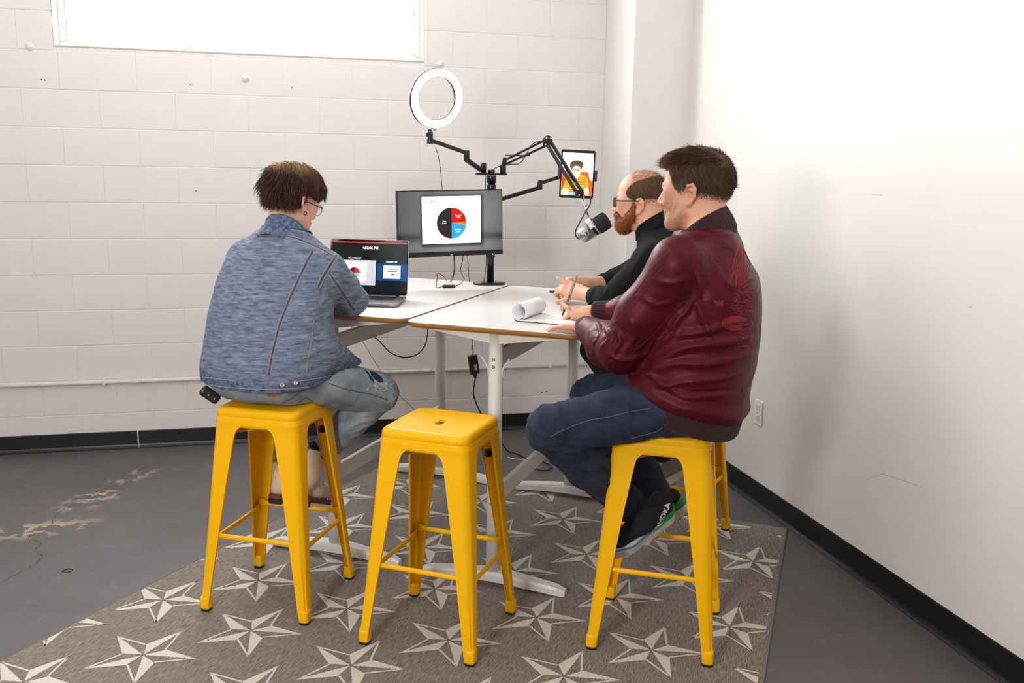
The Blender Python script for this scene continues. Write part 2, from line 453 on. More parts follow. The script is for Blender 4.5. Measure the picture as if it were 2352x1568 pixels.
def hand_prims(wrist, d, n, thumb, curls, spread=.10, sc=1., thumb_pts=None, elbow=None, wr=.026):
    """d: wrist to knuckles, n: back-of-hand normal, thumb: +1/-1 which side; curls: per finger 3 bend angles (rad)"""
    d = unit(d); n = unit(np.asarray(n)-d*np.dot(n, d)); s_ = np.cross(d, n)*thumb; w = np.asarray(wrist, float); L = []
    pc = w+d*.048*sc
    L.append(BX(pc, np.array([.046, .038, .0135])*sc, .012*sc, np.array([d, s_, n]), k=.012))
    L.append(RC(w-d*.01, w+d*.03*sc, .024*sc, .022*sc, k=.02))
    L.append(RC(w+d*.015*sc+s_*.018*sc-n*.006*sc, w+d*.05*sc+s_*.032*sc-n*.008*sc, .015*sc, .013*sc, k=.014))   # thenar
    base = [(.094, .029), (.098, .009), (.093, -.011), (.083, -.029)]; lens = [(.042, .025, .021), (.047, .029, .022), (.043, .027, .021), (.034, .020, .019)]; rad = [.0088, .0090, .0086, .0076]
    tips = []
    for i in range(4):
        p = w+d*base[i][0]*sc*.97+s_*base[i][1]*sc; ang = 0.; dirr = unit(d+s_*(1.5-i)*spread*.5); r = rad[i]*sc
        for j in range(3):
            ang += curls[i][j]; v = dirr*math.cos(ang)-n*math.sin(ang); q_ = p+v*lens[i][j]*sc
            L.append(RC(p, q_, r*(1-.07*j), r*(.94-.08*j), k=.003 if j else .008)); p = q_
        tips.append(p)
    if thumb_pts is None:
        t0 = w+d*.035*sc+s_*.030*sc-n*.006*sc; t1 = t0+(d*.6+s_*.75-n*.15)*.040*sc; t2 = t1+(d*.85+s_*.4-n*.2)*.032*sc
        thumb_pts = (t0, t1, t2)
    L.append(RC(thumb_pts[0], thumb_pts[1], .0125*sc, .0105*sc, k=.008)); L.append(RC(thumb_pts[1], thumb_pts[2], .0102*sc, .0082*sc, k=.003))
    if elbow is not None: L.insert(0, RC(elbow, w, .040, wr, k=.02))
    return L, tips
def strands(name, roots, dirs, length, m, parent, width=.0016, segs=6, grav=.0, sdf=None, lift=.004, wave=.0, seed=0, tip=.15, tones=None, jitter=.15, flow=None, clump=0., clump_f=90., rag=0.):
    """tapered three-sided hair strands grown from roots and combed along the scalp; returns one mesh"""
    rg = np.random.RandomState(seed); P = np.array(roots, np.float32); n = len(P); D = np.array(dirs, float)
    D = D+rg.normal(size=D.shape)*jitter; D /= np.linalg.norm(D, axis=1, keepdims=True)
    if clump: D = D+np.stack([wav(P, clump_f, 11), wav(P, clump_f, 17), wav(P, clump_f, 23)], 1)*clump
    D /= np.linalg.norm(D, axis=1, keepdims=True)
    Ls = np.broadcast_to(np.asarray(length, float), (n,))*(.75+.5*rg.rand(n))*(1+rag*wav(P, clump_f*.8, 31)); paths = [P.copy()]; ph = rg.rand(n)*6.28; side = rg.normal(size=(n, 3))
    for k in range(segs):
        if flow is not None:
            fl_ = flow(P, k/segs); D = D*.5+fl_*.5+side*jitter*.4
        D = D+np.array([0, 0, -grav])/segs
        if wave: D = D+side*np.sin(ph+k*1.7)[:, None]*wave
        D /= np.linalg.norm(D, axis=1, keepdims=True); P = (P+D*(Ls/segs)[:, None]).astype(np.float32)
        if sdf is not None:
            d = sdf.ev(P); g = sdf.grad(P); tgt = lift*(1+.6*rg.rand(n)); push = np.where(d < tgt, tgt-d, 0); P = P+g*push[:, None].astype(np.float32)
        paths.append(P.copy())
    paths = np.stack(paths, 1); K = segs+1; T = np.gradient(paths, axis=1); T /= np.linalg.norm(T, axis=2, keepdims=True)+1e-9
    a = np.cross(T, side[:, None, :]); a /= np.linalg.norm(a, axis=2, keepdims=True)+1e-9; b = np.cross(T, a)
    w = width*(.7+.6*rg.rand(n))[:, None]*np.interp(np.linspace(0, 1, K), [0, .15, .6, 1], [.7, 1, .9, tip])[None, :]
    V = np.stack([paths+(a*math.cos(t)+b*math.sin(t))*w[..., None] for t in (0, 2.094, 4.189)], 2)     # n,K,3,3
    base = (np.arange(n)*K*3)[:, None, None]+(np.arange(segs)*3)[None, :, None]; k3 = np.arange(3)[None, None, :]; k4 = (np.arange(3)+1)[None, None, :] % 3
    Fq = np.stack([base+k3, base+k4, base+3+k4, base+3+k3], -1).reshape(-1, 4)
    me = np_mesh(name, V.reshape(-1, 3)-np.array(wloc(parent)), Fq); o = link_mesh(name, me, m, parent)
    if tones is not None:
        tn = np.asarray(tones)
        if tn.ndim == 1: tn = np.broadcast_to(tn, (n, 3))
        c = tn*(.65+.7*rg.rand(n))[:, None]; attr_color(o, np.repeat(c, K*3, axis=0))
    return o
# ------------------------------------------------------------------ the room
YB, XR, YC, XC = 5.569, 2.266, 5.10, 1.915     # block wall, right wall, column front, column side
CEIL, XL, YF = 3.25, -3.2, -2.2
paint = mat('white_block_paint', 'ebe6e4', .55, var=(1.3, .05), bump=(42, .07))
paint_smooth = mat('white_wall_paint', 'ece8e4', .5, var=(.9, .045), bump=(40, .05))
mortar = mat('painted_mortar', 'e9e4e1', .6, bump=(60, .25))

def floor_material():
    m = mat('grey_painted_concrete', '7d7b7e', .42, bump=(9, .06))
    nt = m.node_tree; N = nt.nodes; L = nt.links; b = N['Principled BSDF']
    tc = [n for n in N if n.type == 'TEX_COORD'][0]
    def noise(sc, lo, hi, det=6):
        n = N.new('ShaderNodeTexNoise'); n.inputs['Scale'].default_value = sc; n.inputs['Detail'].default_value = det
        L.new(tc.outputs['Object'], n.inputs['Vector'])
        r = N.new('ShaderNodeMapRange'); r.inputs[1].default_value = lo; r.inputs[2].default_value = hi
        L.new(n.outputs['Fac'], r.inputs[0]); return r.outputs[0]
    def mix(fac, a, c):
        x = N.new('ShaderNodeMix'); x.data_type = 'RGBA'; L.new(fac, x.inputs[0])
        if isinstance(a, tuple): x.inputs[6].default_value = a
        else: L.new(a, x.inputs[6])
        x.inputs[7].default_value = c; return x.outputs[2]
    c = mix(noise(1.6, .35, .7), lin('605b5d'), lin('575253'))
    c = mix(noise(14, .62, .8), c, lin('706b6d'))
    # worn yellowish patch along the crack, in floor coordinates
    def blob(cx, cy, rx, ry, ang, edge):
        mp = N.new('ShaderNodeMapping'); mp.vector_type = 'TEXTURE'; L.new(tc.outputs['Object'], mp.inputs[0])
        mp.inputs['Location'].default_value = (cx, cy, 0); mp.inputs['Rotation'].default_value = (0, 0, ang)
        mp.inputs['Scale'].default_value = (rx, ry, 1)
        ln = N.new('ShaderNodeVectorMath'); ln.operation = 'LENGTH'; L.new(mp.outputs[0], ln.inputs[0])
        r = N.new('ShaderNodeMapRange'); r.inputs[1].default_value = 1.0; r.inputs[2].default_value = edge
        L.new(ln.outputs['Value'], r.inputs[0]); return r.outputs[0]
    def mul(a, b_):
        x = N.new('ShaderNodeMath'); x.operation = 'MULTIPLY'; L.new(a, x.inputs[0]); L.new(b_, x.inputs[1]); return x.outputs[0]
    n1 = noise(13, .50, .56)
    for (cx, cy, rx, ry, an) in ((-1.09, 4.36, .30, .13, .2), (-.93, 4.72, .24, .13, .9), (-.78, 5.05, .2, .09, 1.0), (-1.35, 4.32, .2, .06, 0)):
        c = mix(mul(blob(cx, cy, rx, ry, an, .35), n1), c, lin('a8977f'))
    L.new(c, b.inputs['Base Color'])
    rn = noise(5, .3, .7); rr = N.new('ShaderNodeMapRange'); rr.inputs[3].default_value = .42; rr.inputs[4].default_value = .58
    L.new(rn, rr.inputs[0]); L.new(rr.outputs[0], b.inputs['Roughness'])
    return m
floor_m = floor_material()
b_ = MB(); b_.box(((XL+XR)/2, (YF+YB)/2, -.06), (XR-XL+.4, YB-YF+.4, .12))
FLOOR = b_.build('floor', floor_m, kind='structure')
# hairline crack wandering from the left towards the wall
crack_pts = [(-1.36, 3.60), (-1.20, 3.73), (-1.10, 3.80), (-1.02, 3.93), (-.995, 4.03), (-1.045, 4.11), (-1.03, 4.19), (-1.10, 4.25), (-1.095, 4.31),
             (-1.04, 4.40), (-1.05, 4.52), (-1.02, 4.63), (-.955, 4.72), (-.93, 4.82), (-.85, 4.90), (-.80, 5.02), (-.77, 5.13), (-.71, 5.25), (-.66, 5.33)]
rs = random.Random(3); fine = []
for i in range(len(crack_pts)-1):
    for k in range(6):
        t = k/6; a, b2 = crack_pts[i], crack_pts[i+1]
        fine.append((a[0]+(b2[0]-a[0])*t+rs.uniform(-.008, .008), a[1]+(b2[1]-a[1])*t+rs.uniform(-.006, .006)))
cr = MB(); V = []
for i, (x, y) in enumerate(fine):
    w = .0008+.0016*rs.random()*(1-.5*i/len(fine)); V += [(x-w, y, .0006), (x+w, y, .0006)]
cr.add(V, [[2*i, 2*i+1, 2*i+3, 2*i+2] for i in range(len(fine)-1)])
cr.build('crack', mat('crack_dark', '3c393a', .9), FLOOR)
pb = MB(); pb.tube([(-.868+.016*math.cos(a)*1.2, 3.872+.014*math.sin(a), .001) for a in np.linspace(0, 2*math.pi, 17)], .0022, 6)
pb.build('paint_ring_mark', mat('crack_dark', '3c393a', .9), FLOOR)

# block wall: courses .197 high, running bond, each block an own piece with recessed joints
WB = MB(); WX0, WX1, WZ0, WZ1 = -1.130, .822, 2.205, 3.02
def slab(mb, x0, x1, z0, z1, y0=YB+.0026, y1=YB+.22):
    mb.box(((x0+x1)/2, (y0+y1)/2, (z0+z1)/2), (x1-x0, y1-y0, z1-z0))
slab(WB, XL-.1, WX0, 0, CEIL); slab(WB, WX1, XR+.2, 0, CEIL); slab(WB, WX0, WX1, 0, WZ0); slab(WB, WX0, WX1, WZ1, CEIL)
WALLB = WB.build('wall_back', mortar, kind='structure')
rb = random.Random(11); blk_cache = {}
def block(x0, x1, z0, z1):
    g = .0018; w, h = x1-x0-2*g, z1-z0-2*g
    if w < .03 or h < .03: return
    key = (round(w, 3), round(h, 3), rb.randrange(3))
    if key not in blk_cache:
        b = MB(); b.box((0, 0, 0), (w, .02, h), bev=.0028, seg=2, smooth=False); blk_cache[key] = b.mesh('block')
        blk_cache[key].materials.append(paint)
    o = bpy.data.objects.new('block', blk_cache[key]); COL.objects.link(o); o.parent = WALLB
    o.location = ((x0+x1)/2, YB+.0105+rb.uniform(-.0007, .0007), (z0+z1)/2)
    o.rotation_euler = (rb.uniform(-.002, .002), 0, rb.uniform(-.0012, .0012))
PIT, LEN = .197, .3835
for k in range(0, 17):
    z0, z1 = .011+PIT*k, min(.011+PIT*(k+1), CEIL)
    off = -.925 + (LEN/2 if (k % 2 == 0) else 0)
    x = off-LEN*7
    while x < XC:
        a, c = max(x, XL), min(x+LEN, XC)
        if c > a+.02:
            if z1 > WZ0+.03 and z0 < WZ1 and c > WX0 and a < WX1:
                if a < WX0-.02: block(a, WX0, z0, z1)
                if c > WX1+.02: block(WX1, c, z0, z1)
                if z0 < WZ0-.03: block(max(a, WX0), min(c, WX1), z0, WZ0)
            else: block(a, c, z0, z1)
        x += LEN
# painted-over bolts and nail stubs on the block wall
bolt_m = paint
for (px, py) in ((68, 107), (563, 180), (1012, 147)):
    p = px_plane(px, py, 1, YB); q = MB()
    q.lathe([(.021, .004), (.021, -.002), (.017, -.004), (.009, -.005), (.009, -.010), (.007, -.012)], p, (0, 1, 0), 16)
    q.build('painted_bolt', paint, WALLB)
for (px, py) in ((95, 183), (103, 184), (437, 193), (670, 201), (450, 438), (1255, 899), (1244, 901)):
    p = px_plane(px, py, 1, YB); q = MB(); q.lathe([(.0035, .003), (.0035, -.003)], p, (0, 1, 0), 8)
    q.build('nail_stub', mat('nail_dark', '3a3634', .6), WALLB)

# window: deep painted reveal, frame with sash lip, luminous pane of daylight
white_frame = mat('window_frame_paint', 'b0b3aa', .5); reveal_m = mat('window_reveal_paint', 'b9bbb2', .5)
WIN = empty('window_1', ((WX0+WX1)/2, YB, WZ0), kind='structure')
q = MB(); D = .19; t = .012
q.box(((WX0+WX1)/2, YB+D/2+.001, WZ0-t/2+.004), (WX1-WX0+2*t, D, t), bev=.003); q.box(((WX0+WX1)/2, YB+D/2+.001, WZ1+t/2-.004), (WX1-WX0+2*t, D, t))
q.box((WX0-t/2+.004, YB+D/2+.001, (WZ0+WZ1)/2), (t, D, WZ1-WZ0), bev=.003); q.box((WX1+t/2-.004, YB+D/2+.001, (WZ0+WZ1)/2), (t, D, WZ1-WZ0), bev=.003)
q.build('reveal', reveal_m, WIN)
q = MB(); fw = .035
for (x0, x1, z0, z1) in ((WX0, WX1, WZ0, WZ0+fw), (WX0, WX1, WZ1-fw, WZ1), (WX0, WX0+fw, WZ0+fw, WZ1-fw), (WX1-fw, WX1, WZ0+fw, WZ1-fw)):
    q.box(((x0+x1)/2, YB+.150, (z0+z1)/2), (x1-x0, .05, z1-z0), bev=.004)
q.build('window_frame', white_frame, WIN)
q = MB(); lip = fw+.012
for (x0, x1, z0, z1) in ((WX0+fw, WX1-fw, WZ0+fw, WZ0+lip), (WX0+fw, WX1-fw, WZ1-lip, WZ1-fw), (WX0+fw, WX0+lip, WZ0+lip, WZ1-lip), (WX1-lip, WX1-fw, WZ0+lip, WZ1-lip)):
    q.box(((x0+x1)/2, YB+.162, (z0+z1)/2), (x1-x0, .03, z1-z0), bev=.003)
q.build('glazing_bead', white_frame, WIN)
q = MB(); q.box(((WX0+WX1)/2, YB+.172, (WZ0+WZ1)/2), (WX1-WX0-2*fw, .006, WZ1-WZ0-2*fw))
q.build('pane', mat('daylit_frosted_glass', (.95, .98, 1.0), .3, emit=WINDOW_POWER), WIN)

# boxed corner column, right wall, unseen walls, ceiling
q = MB(); q.box(((XC+XR+.1)/2, (YC+YB+.1)/2, CEIL/2), (XR+.1-XC, YB+.1-YC, CEIL), bev=.004)
q.build('wall_column', paint_smooth, kind='structure')
q = MB(); q.box((XR+.1, (YF+YC)/2, CEIL/2), (.2, YC-YF+.1, CEIL)); WALLR = q.build('wall_right', paint_smooth, kind='structure')
q = MB(); q.box((XL-.1, (YF+YB)/2, CEIL/2), (.2, YB-YF, CEIL)); q.build('wall_left', paint_smooth, kind='structure')
q = MB(); q.box(((XL+XR)/2, YF-.1, CEIL/2), (XR-XL+.4, .2, CEIL)); q.build('wall_front', paint_smooth, kind='structure')
q = MB(); q.box(((XL+XR)/2, (YF+YB)/2, CEIL+.06), (XR-XL+.4, YB-YF+.4, .12)); q.build('ceiling', mat('ceiling_paint', 'e6e3e0', .8), kind='structure')
# scuffs on the right wall
sc_m = mat('wall_scuff', 'cdc6bf', .6)
for (pts, w) in (([(1990, 1102), (2025, 1088), (2075, 1103), (2118, 1119)], .0015), ([(2000, 447), (2028, 448)], .002), ([(2222, 706), (2233, 704)], .003), ([(1892, 965), (1893, 985)], .003)):
    P = [px_plane(x, y, 0, XR-.0006) for x, y in pts]; q = MB(); V = []
    for p in P: V += [(p[0], p[1], p[2]-w), (p[0], p[1], p[2]+w)]
    q.add(V, [[2*i, 2*i+1, 2*i+3, 2*i+2] for i in range(len(P)-1)]); q.build('scuff_mark', sc_m, WALLR)

# rubber cove base: profile extruded along each wall
rubber = mat('navy_black_cove_rubber', '14151c', .38, var=(6, .15), bump=(30, .04))
def cove(name, p0, p1, inward, parent=None, h=.101, **kw):
    p0, p1, n = Vector(p0), Vector(p1), Vector(inward)
    prof = [(0, 0), (.021, 0), (.021, .0025), (.014, .007), (.008, .014), (.0055, .023), (.005, h-.004), (.003, h), (0, h)]
    rings = [[p+n*a+Vector((0, 0, z)) for a, z in prof] for p in (p0, p1)]
    q = MB(); q.loft(rings, True, 0, False); return q.build(name, rubber, parent, **kw)
BB = empty('baseboard_back', (0, YB, 0), kind='structure')
sx = float(px_plane(317, 1000, 1, YB)[0])
cove('cove_strip', (XL, YB+.001, 0), (sx-.004, YB+.001, 0), (0, -1, 0), BB)
cove('cove_strip', (sx+.004, YB+.001, 0), (XC, YB+.001, 0), (0, -1, 0), BB)
BR = empty('baseboard_right', (XR, 2, 0), kind='structure')
cove('cove_strip', (XR, YC, 0), (XR, YF, 0), (-1, 0, 0), BR, h=.112)
BC = empty('baseboard_column', (XC, YC, 0), kind='structure')
cove('cove_strip', (XC, YB, 0), (XC, YC-.021, 0), (-1, 0, 0), BC); cove('cove_strip', (XC-.021, YC, 0), (XR, YC, 0), (0, -1, 0), BC)

# painted conduit along the block wall
pipe_m = mat('painted_conduit', 'e2dcd6', .45, bump=(40, .08))
CD = empty('wall_conduit', (-.6, YB, .395), 'thin white painted metal conduit running low along the block wall', 'pipe')
q = MB(); q.tube([(XL+.05, YB-.012, .386), (0, YB-.012, .395), (XC-.002, YB-.012, .403)], .0115, 14); q.build('pipe', pipe_m, CD)
for px in (313, 980):
    x = float(px_plane(px, 870, 1, YB)[0]); z = .395+.0047*x
    q = MB(); q.tube([(x-.03, YB-.012, z), (x+.03, YB-.012, z)], .0145, 14); q.build('coupling', pipe_m, CD)
for px in (240, 1262, 1348):
    x = float(px_plane(px, 870, 1, YB)[0]); z = .395+.0047*x
    q = MB(); q.box((x, YB-.004, z), (.018, .012, .05), bev=.003); q.box((x, YB-.013, z), (.018, .026, .026), bev=.006); q.build('strap_clip', pipe_m, CD)

# duplex outlet on the right wall
OUT = empty('wall_outlet', (XR, 4.09, .457), 'white duplex electrical outlet plate low on the right wall', 'outlet')
plate_m = mat('outlet_plastic', 'f0ece6', .35); slot_m = mat('outlet_slot', '4a423c', .6)
q = MB(); q.box((XR-.003, 4.09, .457), (.007, .078, .124), bev=.003); q.build('cover_plate', plate_m, OUT)
for dz in (-.026, .026):
    q = MB(); q.box((XR-.0075, 4.09, .457+dz), (.003, .034, .034), bev=.001); r = q.build('receptacle', plate_m, OUT)
    q = MB()
    for dy, hh in ((-.007, .009), (.007, .007)): q.box((XR-.009, 4.09+dy, .457+dz+.004), (.001, .0024, hh))
    q.lathe([(.003, 0), (.003, -.0008)], (XR-.009, 4.09, .457+dz-.009), (1, 0, 0), 10); q.build('slot', slot_m, r)
for dz in (0.,):
    q = MB(); q.lathe([(.004, 0), (.0035, .0015)], (XR-.0065, 4.09, .457+dz), (-1, 0, 0), 12); q.build('screw', mat('steel', 'b8b4ae', .3, 1.), OUT)
# ------------------------------------------------------------------ rug with nautical stars
def rug_material():
    m = mat('grey_brown_woven_rug', '6b6561', .95, sheen=.2)
    nt = m.node_tree; N = nt.nodes; L = nt.links; b = N['Principled BSDF']
    tc = [n for n in N if n.type == 'TEX_COORD'][0]; mp = [n for n in N if n.type == 'MAPPING'][0]
    mp.inputs['Rotation'].default_value = (0, 0, -math.atan2(.84, .54)); m0_ = mp; mp = N.new('ShaderNodeMapping'); L.new(m0_.outputs[0], mp.inputs[0]); mp.inputs['Scale'].default_value = (30, 300, 1)
    n1 = N.new('ShaderNodeTexNoise'); n1.inputs['Scale'].default_value = 1; n1.inputs['Detail'].default_value = 3; L.new(mp.outputs[0], n1.inputs['Vector'])
    cr = N.new('ShaderNodeValToRGB'); e = cr.color_ramp.elements
    e[0].position = .3; e[0].color = lin('473d37'); e[1].position = .72; e[1].color = lin('9b8d82')
    L.new(n1.outputs['Fac'], cr.inputs[0]); L.new(cr.outputs[0], b.inputs['Base Color'])
    bp = N.new('ShaderNodeBump'); bp.inputs['Strength'].default_value = .5; bp.inputs['Distance'].default_value = .003
    L.new(n1.outputs['Fac'], bp.inputs['Height']); L.new(bp.outputs[0], b.inputs['Normal'])
    return m
rug_m = rug_material()
cream_m = mat('cream_woven_star', 'dfd8cc', .95, var=(120, .18), bump=(260, .5), sheen=.2)
RT = .007
rug_q = [(2.238, 3.712), (.492, 4.955), (-1.12, 2.92), (-.35, 2.10), (1.205, 2.10)]     # corners from the far right, anticlockwise
RUG = empty('area_rug', (.6, 3.2, 0), 'grey brown woven area rug with rows of cream nautical stars under the stools', 'rug')
q = MB(); q.prism(rug_q, (0, 0, .0005), (1, 0, 0), (0, 1, 0), (0, 0, 1), RT-.0005); q.build('woven_ground', rug_m, RUG)
for i in (0, 1, 4):
    a, c = rug_q[i], rug_q[(i+1) % 5]; q = MB(); q.tube([(a[0], a[1], RT*.55), (c[0], c[1], RT*.55)], .0055, 8); q.build('bound_edge', mat('rug_binding', '877f78', .9, var=(300, .3), bump=(300, .5)), RUG)
def clip_poly(poly, clip):
    out = poly
    for i in range(len(clip)):
        ax, ay = clip[i]; bx, by = clip[(i+1) % len(clip)]; nxt = []
        def side(p): return (bx-ax)*(p[1]-ay)-(by-ay)*(p[0]-ax)
        for k in range(len(out)):
            p, r = out[k], out[(k+1) % len(out)]; sp, sr = side(p), side(r)
            if sp >= 0: nxt.append(p)
            if (sp >= 0) != (sr >= 0):
                t = sp/(sp-sr); nxt.append((p[0]+(r[0]-p[0])*t, p[1]+(r[1]-p[1])*t))
        out = nxt
        if not out: return []
    return out
cxr = sum(p[0] for p in rug_q)/5; cyr = sum(p[1] for p in rug_q)/5
inset = [(cxr+(x-cxr)*.987, cyr+(y-cyr)*.987) for x, y in rug_q]
RO, RI, A0 = .186, .0735, math.radians(-91.5)
rj = random.Random(5)
def jag(a, b2, n, amp):
    """woven edge: small saw teeth between two points"""
    out = []
    for i in range(n):
        t = i/n; x = a[0]+(b2[0]-a[0])*t; y = a[1]+(b2[1]-a[1])*t; L_ = math.hypot(b2[0]-a[0], b2[1]-a[1])
        o = (amp if i % 2 else 0.) if 0 < i else 0
        out.append((x-(b2[1]-a[1])/L_*o, y+(b2[0]-a[0])/L_*o))
    return out
def star_polys():
    res = []
    for k in range(5):
        a = A0+k*math.tau/5; tip = (RO*math.cos(a), RO*math.sin(a))
        up = (RI*math.cos(a+math.tau/10), RI*math.sin(a+math.tau/10)); dn = (RI*math.cos(a-math.tau/10), RI*math.sin(a-math.tau/10))
        g = (.006*math.cos(a+.3), .006*math.sin(a+.3))
        res.append(jag(g, tip, 26, -.003)+[tip]+[up])                       # filled half
        nx, ny = -(dn[1]-tip[1]), dn[0]-tip[0]; l = math.hypot(nx, ny); w = .0075   # outline of the open half
        nx, ny = -nx/l*w, -ny/l*w
        if nx*(-tip[0])+ny*(-tip[1]) < 0: nx, ny = -nx, -ny
        ti = (tip[0]*.93, tip[1]*.93)
        res.append([tip]+[dn]+[(dn[0]+nx, dn[1]+ny)]+[(ti[0]+nx*.4, ti[1]+ny*.4)])
    return res
SP = star_polys(); star_full = None
la, lb, lo = np.array([.34283, .10015]), np.array([.01737, .40854]), np.array([.20386, 3.30203])
for i in range(-8, 10):
    for j in range(-8, 9):
        c = lo+la*i+lb*j
        polys = [[(p[0]+c[0], p[1]+c[1]) for p in pl_] for pl_ in SP]; cl = [clip_poly(p, inset) for p in polys]
        if sum(len(x) > 2 for x in cl) == 0: continue
        whole = all(len(clip_poly(p, inset)) == len(p) for p in polys)
        if whole and star_full is not None:
            o = bpy.data.objects.new('star', star_full); COL.objects.link(o); o.parent = RUG
            o.location = Vector((c[0], c[1], 0))-RUG.location; continue
        groups = [SP] if whole else [[[(x-c[0], y-c[1]) for x, y in p]] for p in cl if len(p) > 2]
        for g in groups:
            b = bmesh.new()
            for pl_ in g:
                vs_ = [b.verts.new((x, y, RT+.0009)) for x, y in pl_]
                try: b.faces.new(vs_)
                except ValueError: pass
            bmesh.ops.triangulate(b, faces=b.faces); me = bpy.data.meshes.new('star'); b.to_mesh(me); b.free()
            for p in me.polygons:
                if p.normal.z < 0: p.flip()
            me.materials.append(cream_m)
            if whole: star_full = me
            o = bpy.data.objects.new('star' if whole else 'star_segment', me); COL.objects.link(o); o.parent = RUG; o.location = Vector((c[0], c[1], 0))-RUG.location

# ------------------------------------------------------------------ yellow metal bar stools
yellow = mat('yellow_powder_coat', 'ffbe00', .42, var=(3, .02), coat=.06, bump=(35, .02), spec=.2)
black_rubber = mat('black_rubber', '17161a', .55)
NA = 56
def sq_ring(h, r, z):
    """rounded square sampled at even angles"""
    out = []
    for i in range(NA):
        a = math.tau*(i+.5)/NA; dx, dy = math.cos(a), math.sin(a); ax, ay = abs(dx), abs(dy)
        t = h/max(ax, ay); x, y = ax*t, ay*t
        if x > h-r and y > h-r:                         # ray meets the corner arc
            c = h-r; bq = (ax+ay)*c; t = bq+math.sqrt(max(bq*bq-(2*c*c-r*r), 0))
        out.append(Vector((dx*t, dy*t, z)))
    return out
def slot_ring(hl, hw, z):
    out = []
    for i in range(NA):
        a = math.tau*(i+.5)/NA; dx, dy = math.cos(a), math.sin(a); ax, ay = abs(dx), abs(dy); c = hl-hw
        t = hw/max(ay, 1e-6)
        if ax*t > c: bq = ax*c; t = bq+math.sqrt(max(bq*bq-(c*c-hw*hw), 0))
        out.append(Vector((dx*t, dy*t, z)))
    return out
def mix_ring(a, b, t, z): return [Vector((p.x*(1-t)+q_.x*t, p.y*(1-t)+q_.y*t, z)) for p, q_ in zip(a, b)]
def h_of(z): return .2150-(.2150-.1612)*min(max(z, 0), .694)/.694
